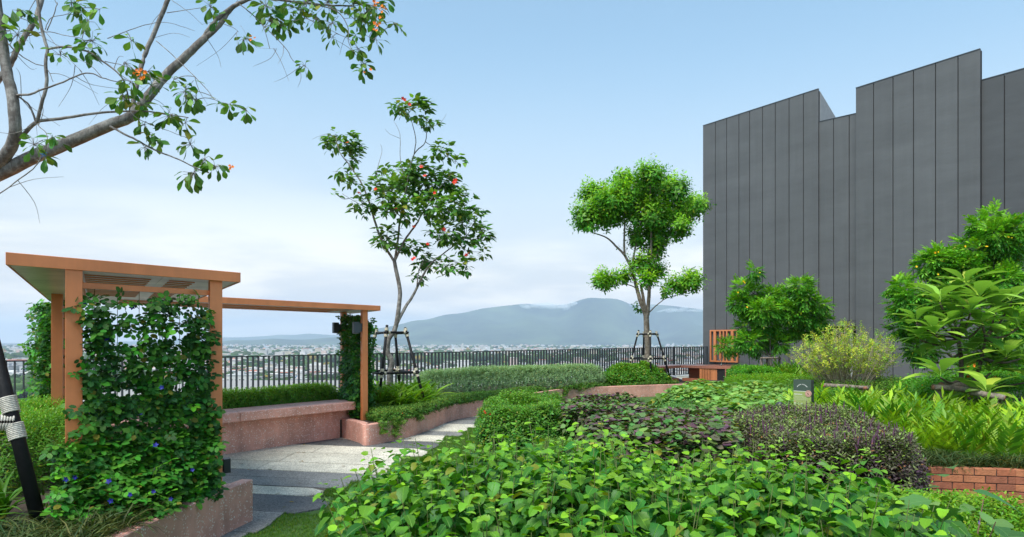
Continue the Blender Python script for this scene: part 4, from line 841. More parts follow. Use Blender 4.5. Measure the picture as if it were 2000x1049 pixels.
for i, (px, py, w_, h_, lab) in enumerate(((1050, 597, 260, 62, 'white wisp of mist on the ridge left of the middle summit'), (1080, 600, 280, 72, 'thickest white wisp of mist on the mountain ridge'), (1112, 597, 170, 60, 'small tuft of mist in the saddle of the ridge'), (1136, 594, 150, 58, 'tuft of mist on the left flank of the highest summit'), (1180, 593, 210, 52, 'thin mist on the right flank of the highest summit'), (1238, 601, 340, 56, 'long thin mist over the right shoulder of the mountain'), (1330, 605, 340, 46, 'faint mist at the right end of the ridge'))):
    D_ = 10600 + 14 * i; c0_ = P(px, py, D_); o = bpy.data.objects.new('mist_wisp', None); COL.objects.link(o); o.location = c0_; tag(o, lab, 'mist', kind='stuff')
    for k in range(6):
        rx = w_ * rg.uniform(.22, .42); rz = h_ * rg.uniform(.35, .75); c_ = c0_ + Vector((w_ * (k - 2.5) * .30, rg.uniform(-25, 25), rg.uniform(-.35, .5) * h_)); a = rg.uniform(-.25, .25); bm_ = MB()
        bm_.add([(c_.x + x * rx, c_.y + y * 75, c_.z + z * rz + x * rx * a) for x, y, z in vs], fs, True); bm_.build('billow', M_puff, o)
# ================================================================== plants
TL = T_leaf(.76, 7, .16, .26, 'heart', .08); TO = T_leaf(.5, 4, .12, .15); TS = T_leaf(.5, 1, .15, .1); TH_ = T_leaf(.85, 3, .12, .14, 'heart')
def path_obj(mb, name, mat, parent, stuff=True): return mb.build(name, mat, parent, 'stuff' if stuff else None)
def shrub(poly, z0, spacing, h, Tm, lsize, mat, stem_mat, label, cat='shrub', name='shrub', single=300, seed=1, nl=16, droop=.25, tip_young=.9, jitter_h=.12, upright=.10, low=.35, ew=.5, stem_r=.0035, head=0, petiole=.06, stemkeep=.35):
    """bed of single upright stems, each with its own leaves spiralling up it"""
    rs = np.random.RandomState(seed); P0 = np.array([(p[0], p[1]) for p in poly], float); lo, hi = P0.min(0), P0.max(0); L = lumps(rs, f=1.7)
    gx, gy = np.meshgrid(np.arange(lo[0], hi[0], spacing), np.arange(lo[1], hi[1], spacing)); X = gx.ravel() + rs.uniform(-.45, .45, gx.size) * spacing; Y = gy.ravel() + rs.uniform(-.45, .45, gx.size) * spacing
    ins, d, ox, oy = poly_info(poly, X, Y); X, Y, d, ox, oy = [a[ins] for a in (X, Y, d, ox, oy)]; n = len(X)
    H = h * (1 + .085 * L(X, Y) + rs.normal(0, jitter_h, n)) * (1 - .28 * np.clip(1 - d / ew, 0, 1) ** 2); ln = rs.normal(0, upright, (n, 2)) + np.stack([ox, oy], 1) * (np.clip(1 - d / ew, 0, 1) * .35)[:, None]
    c_ = thing(name, (float(X.mean()), float(Y.mean()), z0), label, cat); pos = []; ax = []; nr = []; sc = []; tn = []; mb = MB()
    for i in range(n):
        top = np.array([X[i] + ln[i, 0] * H[i], Y[i] + ln[i, 1] * H[i], z0 + H[i]]); b = np.array([X[i], Y[i], z0]); ph = rs.rand() * 6.28
        if rs.rand() < stemkeep: mb.tube([b, (b + top) / 2 + rs.normal(0, .01, 3), top], [stem_r * 1.5, stem_r * 1.2, stem_r * .6], 4, cap=False)
        for k in range(nl):
            t = low + (1 - low) * (k + rs.rand() * .6) / nl; a = ph + k * 2.4 + rs.normal(0, .3); o = np.array([math.cos(a), math.sin(a), 0]); young = max(0, (t - .86) / .14)
            s = lsize * (1 - .55 * young) * rs.uniform(.72, 1.15) * (1 - .25 * max(0, .6 - t)); q = b + (top - b) * t
            up = young * .9 + rs.uniform(-.15, .25); nrm = np.array([0, 0, 1]) + o * (droop + rs.normal(0, .25)) * .8 + rs.normal(0, .22, 3)
            pos.append(q + o * petiole * (1 - .6 * young)); ax.append(o * 1. + np.array([0, 0, up - droop]) + rs.normal(0, .15, 3)); nr.append(nrm + rs.normal(0, .15, 3)); sc.append(s); tn.append(np.clip(young * tip_young * rs.uniform(.6, 1.2) + rs.normal(.06, .08), 0, 1))
    foliage(c_, Tm, pos, ax, nr, sc, tn, mat, single, seed=seed)
    if mb.v: path_obj(mb, 'stems', stem_mat, c_)
    return c_, X, Y, H
def hedge(poly, z0, h, n, Tm, size, mat, label, cat='hedge', name='hedge', seed=1, ew=.3, lump=.06, tip=.5, side=.4, thick=.12, lf=2.5, axis_up=.9, single=0, jt=.35, sprig=True, szvar=.25, mixp=0):
    rs = np.random.RandomState(seed); pos, nr = mound(poly, z0, h, n, ew, rs, lump, lf, thick, side); c_ = thing(name, tuple(pos[:, :2].mean(0)) + (z0,), label, cat)
    top = np.clip((pos[:, 2] - z0) / h, 0, 1.2) + (rs.rand(n) < mixp) * .8; sc = size * rs.uniform(1 - szvar, 1 + szvar, n)
    if sprig:                # template grows along Z: put Z on the outward direction
        zd = nr + np.array([0, 0, axis_up]) + jit(rs, n, jt); a = jit(rs, n, 1); foliage(c_, Tm, pos - zd / np.linalg.norm(zd, axis=1, keepdims=True) * size * .4, np.cross(zd, a), zd, sc, np.clip((top - .55) * tip + rs.normal(0, .12, n), 0, 1), mat, single, seed=seed)
    else:
        a = rs.rand(n) * 6.28; ax = np.stack([np.cos(a), np.sin(a), rs.normal(-.35, .3, n)], 1) * .8 + nr * .35; foliage(c_, Tm, pos, ax, nr * 1.2 + np.array([0, 0, .3]) + jit(rs, n, jt), sc, np.clip((top - .6) * tip + rs.normal(0, .12, n), 0, 1), mat, single, seed=seed)
    return c_, pos

# ------------------------------------------------ leaf colours
LM_mul = leaf_mat("mulberry_leaf", (.023, .145, .020), (.28, .54, .016), .38, .24, veins=9., hv=.012, spec=.26)
LM_per = leaf_mat("perilla_leaf", (.10, .27, .04), (.125, .058, .078), .5, .15, hv=.05)
LM_bas = leaf_mat("dark_basil_leaf", (.082, .042, .064), (.24, .40, .06), .5, .12, hv=.02)
LM_bush = leaf_mat("fresh_green_leaf", (.07, .22, .026), (.22, .42, .05), .42, .3)
LM_pot = leaf_mat("pale_green_leaf", (.12, .28, .06), (.28, .46, .09), .5, .25)
LM_silv = leaf_mat("silver_green_leaf", (.22, .36, .16), (.42, .56, .28), .55, .2, hv=.015)
LM_brt = leaf_mat("bright_green_leaf", (.07, .22, .015), (.22, .42, .02), .4, .3)
LM_lefth = leaf_mat("hedge_leaf", (.085, .25, .025), (.25, .48, .04), .45, .3)
LM_gc = leaf_mat("groundcover_leaf", (.065, .19, .025), (.22, .32, .04), .5, .2)
LM_strap = leaf_mat("strap_leaf", (.045, .17, .015), (.19, .36, .02), .38, .3, hv=.02)
LM_dgr = leaf_mat("dark_grass", (.028, .07, .016), (.16, .16, .05), .5, .15)
LM_fern = leaf_mat("fern_frond", (.075, .24, .016), (.30, .47, .02), .42, .3, hv=.02)
LM_pea = leaf_mat("vine_leaf", (.018, .085, .018), (.085, .34, .015), .42, .18, veins=7., hv=.03)
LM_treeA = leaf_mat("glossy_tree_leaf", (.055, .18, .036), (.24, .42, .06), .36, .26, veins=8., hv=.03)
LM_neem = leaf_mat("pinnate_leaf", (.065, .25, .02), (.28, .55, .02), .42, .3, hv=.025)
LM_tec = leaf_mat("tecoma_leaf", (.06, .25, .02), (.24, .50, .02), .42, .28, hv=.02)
LM_var = leaf_mat("variegated_leaf", (.21, .42, .04), (.58, .58, .06), .45, .25, hv=.05)
LM_big = leaf_mat("broad_leaf", (.16, .36, .045), (.42, .54, .06), .42, .28, veins=14., hv=.03, under=(.20, .36, .09))
LM_egg = leaf_mat("eggplant_leaf", (.045, .14, .035), (.15, .27, .07), .55, .2, veins=5., hv=.02)
FM_or, FM_rd, FM_ye, FM_bl, FM_pk, FM_vi = [leaf_mat(n_, a_, a_, .5, .2, hv=.01) for n_, a_ in (("orange_petal", (.80, .22, .02)), ("red_petal", (.70, .06, .025)), ("yellow_petal", (.88, .56, .01)), ("blue_petal", (.015, .015, .22)), ("magenta_petal", (.50, .06, .38)), ("lilac_petal", (.30, .22, .60)))]
T_flower = T_join([(T_leaf(.7, 1, .1, .0), rotm((math.cos(a), math.sin(a), .35), (0, 0, 1), .55), (0, 0, 0)) for a in [k * 1.2566 for k in range(5)]])
def flowers(parent, pts_, size, mat, name='flower', nrm=None, seed=2):
    rs = np.random.RandomState(seed); n = len(pts_); nr = jit(rs, n, .4) + (np.array([0, -.5, .8]) if nrm is None else np.array(nrm)); foliage(parent, T_flower, pts_, np.cross(nr, jit(rs, n, 1)), nr, np.full(n, size) * rs.uniform(.8, 1.2, n), np.zeros(n), mat, 300 if n < 300 else 0, name=name, mass=name + 's')

# ------------------------------------------------ foreground shrub bed
mulp = [(-.64, 3.3), (-.82, 4.2), (-.98, 4.85), (-.86, 5.3), (-.45, 5.5), (.2, 5.35), (.8, 5.15), (1.4, 5.0), (1.95, 5.1), (2.25, 4.85), (2.2, 4.2), (2.1, 3.5), (1.95, 2.75), (1.2, 2.9), (.3, 3.25), (-.5, 3.35)]
shrub(mulp, 0, .088, .95, TL, .096, LM_mul, M_twig, 'big foreground bed of heart-leaved green shrubs with yellow green shoot tips', name='mulberry_shrub', single=300, seed=5, nl=22, low=.25, petiole=.05, jitter_h=.08, droop=.55, tip_young=.75)
# eggplant at the lower right
eg, *_ = shrub([(1.95, 3.2), (2.05, 3.9), (2.4, 4.3), (2.75, 4.0), (2.75, 3.5), (2.4, 3.25)], 0, .24, .88, T_leaf(.68, 6, .08, .3, 'ovate', .09), .21, LM_egg, M_twigb, 'large soft-leaved eggplant with small purple flowers at the lower right', name='eggplant', single=300, seed=15, nl=13, low=.3, petiole=.09, stem_r=.006)
shrub([(2.2, 4.2), (2.35, 4.9), (2.75, 4.9), (2.8, 4.3)], 0, .24, .86, T_leaf(.68, 5, .08, .22, 'ovate', .09), .21, LM_egg, M_twigb, 'tall eggplant shoots between the foreground shrubs and the dark purple bush', name='eggplant', single=300, seed=16, nl=9, low=.5, petiole=.07, stem_r=.006)
flowers(eg, [P(1783, 1017, 3.5), P(1911, 1021, 3.6), P(1885, 1037, 3.4), P(1775, 998, 3.7)], .03, FM_vi)
# yellow green bush and dark fringe lower right
T_bas = T_sprig(8, .42, .5, 1, seed=3); T_fine = T_sprig(9, .42, .34, 1, seed=4, lift=.9); T_rnd = T_sprig(8, .46, .62, 1, seed=6)
hedge([(2.35, 4.4), (2.6, 5.6), (2.95, 6.05), (3.35, 5.95), (3.75, 5.4), (3.95, 4.95), (3.85, 4.3), (3.5, 3.5), (2.75, 3.55)], 0, .60, 4600, T_bas, .10, LM_brt, 'low yellow green basil bush in front of the brick planter', cat='shrub', name='basil_bush', seed=17, ew=.5, tip=1.2, lump=.1)
hedge([(3.2, 3.2), (3.9, 4.6), (4.0, 5.0), (4.5, 4.6), (4.3, 3.9), (3.6, 2.9)], 0, .42, 2600, T_bas, .095, leaf_mat("mixed_basil_leaf", (.06, .10, .035), (.09, .045, .07), .5, .15, hv=.05), 'purple tinged green bush at the right edge below the bricks', cat='shrub', name='basil_bush', seed=18, ew=.4, tip=1.2, lump=.12)
# dark purple basil
bs, bpos = hedge([(2.45, 7.2), (2.7, 8.8), (3.2, 9.15), (3.6, 9.0), (4.1, 8.6), (4.1, 7.6), (4.12, 6.75), (3.7, 6.1), (2.9, 5.9), (2.35, 6.3)], 0, .86, 8500, T_bas, .105, LM_bas, 'dark purple basil bush with upright flower spikes beside the sign', cat='shrub', name='purple_basil_bush', seed=19, ew=.18, tip=.7, lump=.06, mixp=.14)
rs = np.random.RandomState(3); tops = bpos[bpos[:, 2] > .74]; tops = tops[rs.choice(len(tops), 260)]; mb = MB()
for p in tops: q = p + np.array([rs.normal(0, .015), rs.normal(0, .015), rs.uniform(.07, .14)]); mb.tube([p - np.array([0, 0, .05]), (p + q) / 2, q], [.006, .009, .002], 5, cap=False)
path_obj(mb, 'flower_spikes', solid("purple_spike", (.10, .035, .075), .7, var=.3, scale=30), bs)
# purple-green perilla (two masses)
hedge([(.75, 6.7), (.72, 7.9), (1.3, 8.9), (2.2, 9.6), (3.1, 9.7), (3.1, 8.9), (2.5, 7.2), (2.2, 6.3), (1.5, 6.2)], 0, .86, 6500, TH_, .085, LM_per, 'broad bush of green heart leaves turning purple on top, in mid bed', cat='shrub', name='perilla_bush', seed=20, ew=.24, mixp=.42, tip=.8, lump=.05, sprig=False, single=300, thick=.16)
hedge([(.72, 10.6), (.7, 11.6), (1.3, 12.9), (2.25, 13.2), (2.6, 12.2), (2.1, 11.0), (1.3, 10.2)], 0, .74, 4200, TH_, .082, LM_per, 'smaller rounded purple-topped bush behind, next to the green bush by the path', cat='shrub', name='perilla_bush', seed=21, ew=.24, mixp=.42, tip=.8, lump=.08, sprig=False, single=300, thick=.16)
# green bush by the path
gb, gpos = hedge([(-.55, 11.0), (-.62, 12.0), (-.35, 13.2), (.4, 13.9), (1.1, 13.2), (1.0, 11.6), (.75, 10.7), (.1, 10.4)], 0, .66, 7000, T_rnd, .125, LM_bush, 'rounded fresh green bush with tiny red flowers beside the curving path', cat='shrub', name='green_bush', seed=22, ew=.3, tip=.7, lump=.14, lf=5.0)
flowers(gb, [P(948, 806, 11.0), P(957, 809, 10.9), P(946, 803, 11.1)], .035, FM_rd)
hedge([(.1, 9.4), (.35, 10.2), (1.1, 10.3), (1.0, 9.3), (.5, 8.9)], 0, .30, 1500, T_fine, .10, LM_gc, 'low fine-leaved plants in the gap between the round bushes', cat='ground cover', name='low_plant', seed=23, ew=.3)
hedge([(2.1, 10.6), (2.5, 12.4), (3.3, 13.2), (4.0, 12.3), (3.6, 11.0), (2.9, 10.2)], 0, .60, 3800, T_fine, .12, leaf_mat("bluegreen_leaf", (.06, .18, .045), (.14, .32, .06), .5, .25), 'low bright green feathery bush behind the purple-topped one', cat='shrub', name='feathery_bush', seed=24, ew=.5, tip=.5, lump=.12)
hedge([(3.0, 10.7), (3.0, 12.5), (2.9, 14.5), (3.8, 16.3), (5.6, 17), (6.6, 15.5), (5.5, 12.2), (4.6, 10.4), (3.7, 9.9)], 0, .76, 8000, TH_, .11, LM_pot, 'wide pale green leafy bush in front of the outdoor counter', cat='shrub', name='sweet_leaf_bush', seed=25, ew=.6, tip=.8, lump=.08, sprig=False, single=300)
hedge([(5.0, 16.6), (5.6, 18.6), (7.5, 19), (8.6, 17.5), (6.6, 15.9)], 0, .80, 2600, T_rnd, .13, LM_brt, 'strip of bright green low plants at the foot of the counter', cat='shrub', name='bright_low_plant', seed=26, ew=.4, tip=1.)
hedge([(5.0, 12.3), (6.2, 15.6), (7.6, 15.0), (6.3, 12.0)], .43, .35, 2200, T_rnd, .14, LM_bush, 'low dark green plants behind the garden sign', cat='shrub', name='low_plant', seed=27, ew=.3)
# ferns in the brick planter
T_fr = T_pinnate(9, .34, .24, .20, .04, 1, .5, .15, .78)
def fern_bed(poly, z0, n, size, mat, label, seed, single=300, up=2.6, tint=.6, name='fern_clump', Tm=None):
    rs = np.random.RandomState(seed); P0 = np.array(poly); lo, hi = P0.min(0), P0.max(0); X = rs.uniform(lo[0], hi[0], n * 4); Y = rs.uniform(lo[1], hi[1], n * 4); ins, *_ = poly_info(poly, X, Y); X, Y = X[ins][:n], Y[ins][:n]; n = len(X)
    a = rs.rand(n) * 6.28; ax = np.stack([np.cos(a), np.sin(a), rs.uniform(.8, 2.4, n) * up / 1.6], 1); ax += jit(rs, n, .15); nr = np.stack([-np.cos(a), -np.sin(a), np.full(n, .6)], 1) + jit(rs, n, .38)
    c_ = thing(name, (float(X.mean()), float(Y.mean()), z0), label, 'fern'); foliage(c_, Tm or T_fr, np.stack([X, Y, np.full(n, z0 - .03)], 1), ax, nr, size * rs.uniform(.45, 1.2, n) * (1 + .18 * lumps(rs, 5, 2.5)(X, Y)), np.clip(rs.normal(tint, .35, n) + .25 * lumps(rs, 5, 2.0)(X, Y), 0, 1), mat, single, name='frond', seed=seed); return c_
fern_bed([(4.40, 8.0), (4.42, 9.6), (4.7, 11.6), (6.2, 12.2), (7.4, 10.5), (7.6, 7.2), (6.2, 7.0), (5.0, 7.35)], .43, 1700, .50, LM_fern, 'bed of yellow green ferns filling the brick planter', 31)
fern_bed([(3.35, 9.5), (3.6, 10.3), (4.1, 10.1), (3.95, 9.6)], .0, 50, .60, LM_fern, 'few yellow green ferns around the foot of the sign', 32)
fern_bed([(6.9, 20.5), (7.4, 22.2), (9.6, 21.0), (9.3, 19.6)], .42, 420, .62, leaf_mat("green_fern", (.06, .20, .015), (.20, .40, .02), .45, .3), 'green ferns under the small round tree by the wall', 33)
hedge([(6.6, 19.6), (7.0, 22.4), (7.9, 22.3), (7.9, 19.5)], .42, .48, 1200, T_rnd, .16, LM_tec, 'dark green clipped plants beside the end of the counter', cat='shrub', name='low_plant', seed=34, ew=.3)
# grasses
T_gr = T_join([(T_strap(.035, 3, .45, .5), rotm((math.cos(a), math.sin(a), .25 + .5 * (k % 3)), (-.5 * math.cos(a), -.5 * math.sin(a), 1), s_), (0, 0, 0)) for k, (a, s_) in enumerate([(i * 2.4, .6 + .4 * ((i * 7) % 5) / 4) for i in range(14)])])
def tufts(poly, z0, n, size, mat, label, seed, name='grass_edging', cat='grass', tint=.15, Tm=None):
    rs = np.random.RandomState(seed); P0 = np.array(poly); lo, hi = P0.min(0), P0.max(0); X = rs.uniform(lo[0], hi[0], n * 6); Y = rs.uniform(lo[1], hi[1], n * 6); ins, *_ = poly_info(poly, X, Y); X, Y = X[ins][:n], Y[ins][:n]; n = len(X)
    a = rs.rand(n) * 6.28; nr = np.array([0, 0, 1]) + jit(rs, n, .22); c_ = thing(name, (float(X.mean()), float(Y.mean()), z0), label, cat)
    foliage(c_, Tm or T_gr, np.stack([X, Y, np.full(n, z0)], 1), np.stack([np.cos(a), np.sin(a), 0 * a], 1), nr, size * rs.uniform(.7, 1.25, n), np.clip(rs.normal(tint, .2, n), 0, 1), mat, 0, mass='blades', seed=seed); return c_
tufts([(4.2, 7.0), (4.08, 7.7), (4.3, 8.0), (5.0, 7.3), (6.3, 6.95), (7.3, 6.6), (7.2, 6.2), (5.2, 6.88)], .43, 560, .26, LM_dgr, 'dark mondo grass hanging over the brick edge', 41, tint=.12)
tufts([(-3.3, 4.0), (-3.25, 5.3), (-2.78, 5.6), (-2.74, 4.6), (-2.8, 3.2), (-3.1, 3.2)], .38, 300, .32, LM_dgr, 'dark fine-leaved grass behind the near pink planter wall', 42, tint=.25)
tufts([(-3.9, 3.2), (-4.2, 4.7), (-3.2, 4.8), (-3.0, 3.2)], .38, 500, .26, LM_dgr, 'dark short grass at the lower left corner', 43, tint=.02)
T_lily = T_join([(T_strap(.085, 5, .55, .35), rotm((math.cos(a), math.sin(a), .8 + .6 * (k % 3)), (-.7 * math.cos(a), -.7 * math.sin(a), 1), s_), (0, 0, 0)) for k, (a, s_) in enumerate([(i * 2.4, .65 + .35 * ((i * 7) % 5) / 4) for i in range(11)])])
tufts([(-3.5, 14.0), (-3.1, 15.3), (-1.9, 15.6), (-1.65, 14.4), (-2.1, 13.2), (-3.0, 13.0)], .34, 190, .70, LM_strap, 'bright strappy lilies around the foot of the leaning flowering tree', 44, name='spider_lily_clump', cat='lilies', tint=.65, Tm=T_lily)
tufts([(-4.4, 4.4), (-4.3, 5.2), (-3.75, 5.2), (-3.55, 4.3)], .38, 26, .5, LM_strap, 'strappy green leaves around the foot of the near black pole', 45, name='spider_lily_clump', cat='lilies', tint=.3, Tm=T_lily)
# hedges
hedge([(-6.6, 6.6), (-7.2, 8.6), (-5.6, 9.0), (-4.75, 8.0), (-4.15, 6.6), (-4.35, 5.9), (-5.4, 5.7)], .38, .62, 9000, T_fine, .115, LM_lefth, 'rounded bright green hedge left of the pergola', seed=51, ew=.5, tip=.6, lump=.08)
bhp = [uv(.3, 4.78), uv(2.5, 4.80), uv(4.88, 4.80), uv(5.0, 5.5), uv(2.5, 5.6), uv(.3, 5.6)]
hedge([(p.x, p.y) for p in bhp], .335, .52, 9000, T_fine, .14, LM_lefth, 'clipped green hedge behind the terrazzo bench', seed=52, ew=.3, tip=1.4, lump=.05)
hedge([(-2.05, 15.9), (-2.5, 16.9), (-.3, 19.0), (1.2, 20.6), (2.7, 21.9), (2.9, 21.0), (1.7, 19.9), (.4, 18.6), (-.9, 17.0)], .335, .64, 10500, T_fine, .13, LM_silv, 'long silvery green clipped hedge in front of the railing', seed=53, ew=.32, tip=.4, lump=.05, lf=1.2)
hedge([(2.9, 21.1), (3.0, 22.3), (4.2, 23.1), (4.75, 23.0), (4.8, 22.2), (5.05, 21.95), (4.4, 21.7)], .335, .50, 4600, T_rnd, .20, LM_brt, 'bright green bush around the foot of the dense round-crowned tree', cat='shrub', name='green_bush', seed=54, ew=.5, tip=.6, lump=.15)
# ground cover along the curving wall
gcp = [(-2.36, 11.75), (-3.0, 12.8), (-3.1, 13.5), (-2.2, 13.4), (-1.9, 14.6), (-1.8, 15.8), (-1.0, 16.9), (.3, 18.4), (1.7, 19.8), (3.0, 20.8), (5.4, 22.1), (5.3, 21.85), (2.1, 20.4), (1.0, 19.1), (.15, 17.4), (-.40, 16.3), (-.85, 15.6), (-1.22, 14.95), (-1.4, 14.1), (-1.55, 13.2), (-1.8, 12.3), (-2.1, 11.75), (-2.26, 11.45)]
gc, gcpos = hedge(gcp, .33, .12, 9000, T_rnd, .10, LM_gc, 'low creeping ground cover spilling over the curving pink wall', cat='ground cover', name='creeping_ground_cover', seed=55, ew=.12, tip=.5, lump=.25, side=.1)
gc['kind'] = 'stuff' if False else ''; del gc['kind']
rs = np.random.RandomState(9); 
def pick(a, n): return a[rs.choice(len(a), n)] + np.array([0, 0, .035])
flowers(gc, pick(gcpos, 16), .035, FM_rd, seed=3); flowers(gc, pick(gcpos, 14), .04, FM_pk, name='pink_flower', seed=4)
# trailing strands over the wall
spx = smooth_path([(p[0], p[1], .36) for p in wp], 5); tr_p = []; 
for cx_, ln_ in ((-2.2, .22), (-2.05, .30), (-2.0, .14), (-1.75, .12), (-.62, .2), (-.55, .14), (.4, .2), (.9, .25), (1.5, .25), (1.9, .12)):
    b = min(spx, key=lambda q: abs(q.x - cx_))
    for k in range(int(60 * ln_ / .2)): tr_p.append((b.x + rs.normal(.03, .05), b.y - .03 + rs.normal(0, .02) - .02, .40 - abs(rs.rand()) * ln_))
tr_p = np.array(tr_p); n = len(tr_p); foliage(gc, T_rnd, tr_p, jit(rs, n, 1), np.array([.3, -.8, .3]) + jit(rs, n, .5), np.full(n, .07), rs.rand(n) * .4, LM_gc, 0, mass='trailing_strands')

# ------------------------------------------------ vines
T_pl = T_leaf(.64, 3, .06, .08, 'round')
T_peaf = T_join([(T_pl, rotm((math.cos(a), math.sin(a), -.1), (0, 0, 1), s_), (math.cos(a) * .02, .45 * q_ + math.sin(a) * .02, 0)) for a, s_, q_ in ((1.57, .55, 1.), (.25, .48, .9), (2.9, .48, .9), (.1, .45, .25), (3.04, .45, .25))])
def vine(name_pts, label, loc, seed, single=300, size=.108, flow=14):
    rs = np.random.RandomState(seed); c_ = thing('climbing_vine', loc, label, 'vine', 'vines climbing the pergola'); pos, nr, yg = name_pts(rs); n = len(pos)
    dn = np.stack([rs.normal(0, .7, n), rs.normal(0, .7, n), rs.normal(-.35, .45, n)], 1) + nr * .3; foliage(c_, T_peaf, pos, dn, nr + np.array([0, 0, .9]) + jit(rs, n, .40), size * rs.uniform(.7, 1.25, n), yg, LM_pea, single, seed=seed)
    return c_, pos, nr
def v1(rs):
    out = []; nn = []; y = []; fnrm = np.array([.806, -.592, 0]); fnrm = -np.array([v.x, v.y, 0]) ; 
    # columns of growth on the cables, thinner towards the top
    for k, (a, dens, ztop) in enumerate([(.60, 300, 2.12), (.72, 210, 2.1), (.87, 110, 1.7), (1.02, 270, 2.1), (1.14, 210, 2.12), (1.27, 130, 1.8), (1.40, 260, 2.15), (1.49, 170, 2.0)]):
        for i in range(dens):
            z = .38 + (ztop - .38) * rs.rand() ** 1.3; w_ = .045 + .10 * max(0, 1.3 - z) + (.05 * math.sin(z * 7 + k) ** 2); aa = a + rs.normal(0, w_); b = .06 - abs(rs.normal(0, .05 + .10 * max(0, 1.15 - z)))
            q = uv(min(max(aa, .42 if z > .9 else .2), 1.53), b, z); out.append(q); nn.append(fnrm + np.array([0, 0, .2])); y.append(np.clip(rs.normal(.25 + .12 * math.sin(a * 9 + z * 3), .25), 0, 1))
    for i in range(1500):                       # mass spilling out at the foot
        a = rs.uniform(.1, 1.70); z = rs.uniform(.38, 1.0) ; ou = (1.05 - z) * .95 * rs.uniform(.25, 1) * (1 if a < 1.3 else .55); q = uv(a - ou * .18, .02 - ou, min(z, 1.05 - ou * .55)); q.z = max(q.z, .44)
        if q.x > -2.62 or CX + F * q.x / q.y < 105: continue
        out.append(q); nn.append(fnrm * .6 + np.array([0, 0, .8])); y.append(np.clip(rs.normal(.45, .25), 0, 1))
    return np.array([tuple(q) for q in out]), np.array(nn), np.array(y)
vn, vp, _ = vine(v1, 'dense dark green flowering vine covering the near trellis of the pergola', tuple(uv(1, 0, .38)), 61)
fl = [P(x, y, d) for x, y, d in ((167, 594, 5.2), (258, 600, 5.5), (383, 622, 6.0), (210, 664, 5.3), (316, 757, 5.5), (213, 941, 4.75), (130, 936, 4.5), (147, 932, 4.6), (217, 978, 4.6), (255, 966, 4.8), (276, 808, 5.3), (304, 870, 5.0), (300, 960, 5.0), (376, 918, 5.5), (134, 886, 4.9), (334, 975, 5.1))]
flowers(vn, fl, .042, FM_bl, nrm=(.2, -1, .3))
def v2(rs):
    out = []; nn = []; y = []
    for i in range(1500):
        z = .36 + 1.85 * rs.rand(); b = rs.uniform(3.98, 4.95); a = 4.96 + rs.normal(0, .06) - (.1 * rs.rand() if z < .8 else 0); 
        if rs.rand() < .25 and z > .9 and b > 4.4: continue
        out.append(uv(a, b, z)); nn.append((-u.x * .7 + .1, -u.y * .7 - .3, .2)); y.append(np.clip(rs.normal(.3, .2), 0, 1))
    for i in range(330): z = rs.uniform(.5, 2.15); a = 5.16 + abs(rs.normal(0, .05 + .04 * math.sin(z * 5) ** 2)); out.append(uv(a, 3.98 + rs.rand() * .3, z)); nn.append((.5, -.5, .2)); y.append(np.clip(rs.normal(.3, .25), 0, 1))
    return np.array([tuple(q) for q in out]), np.array(nn), np.array(y)
vine(v2, 'vine between the two far posts of the pergola, behind the box lamps', tuple(uv(5, 4.4, .34)), 62, size=.11)
def v3(rs):
    out = []; nn = []; y = []
    for i in range(1100):
        z = .38 + 1.88 * rs.rand(); b = rs.uniform(4.6, 5.5) ; a = -.02 + rs.normal(0, .09) - .12 * max(0, 1.0 - z)
        out.append(uv(a, b, z)); nn.append((-.3, -.8, .2)); y.append(np.clip(rs.normal(.5, .25), 0, 1))
    return np.array([tuple(q) for q in out]), np.array(nn), np.array(y)
vine(v3, 'narrow vine at the far left corner of the pergola next to the railing', tuple(uv(0, 5, .38)), 63, size=.11)
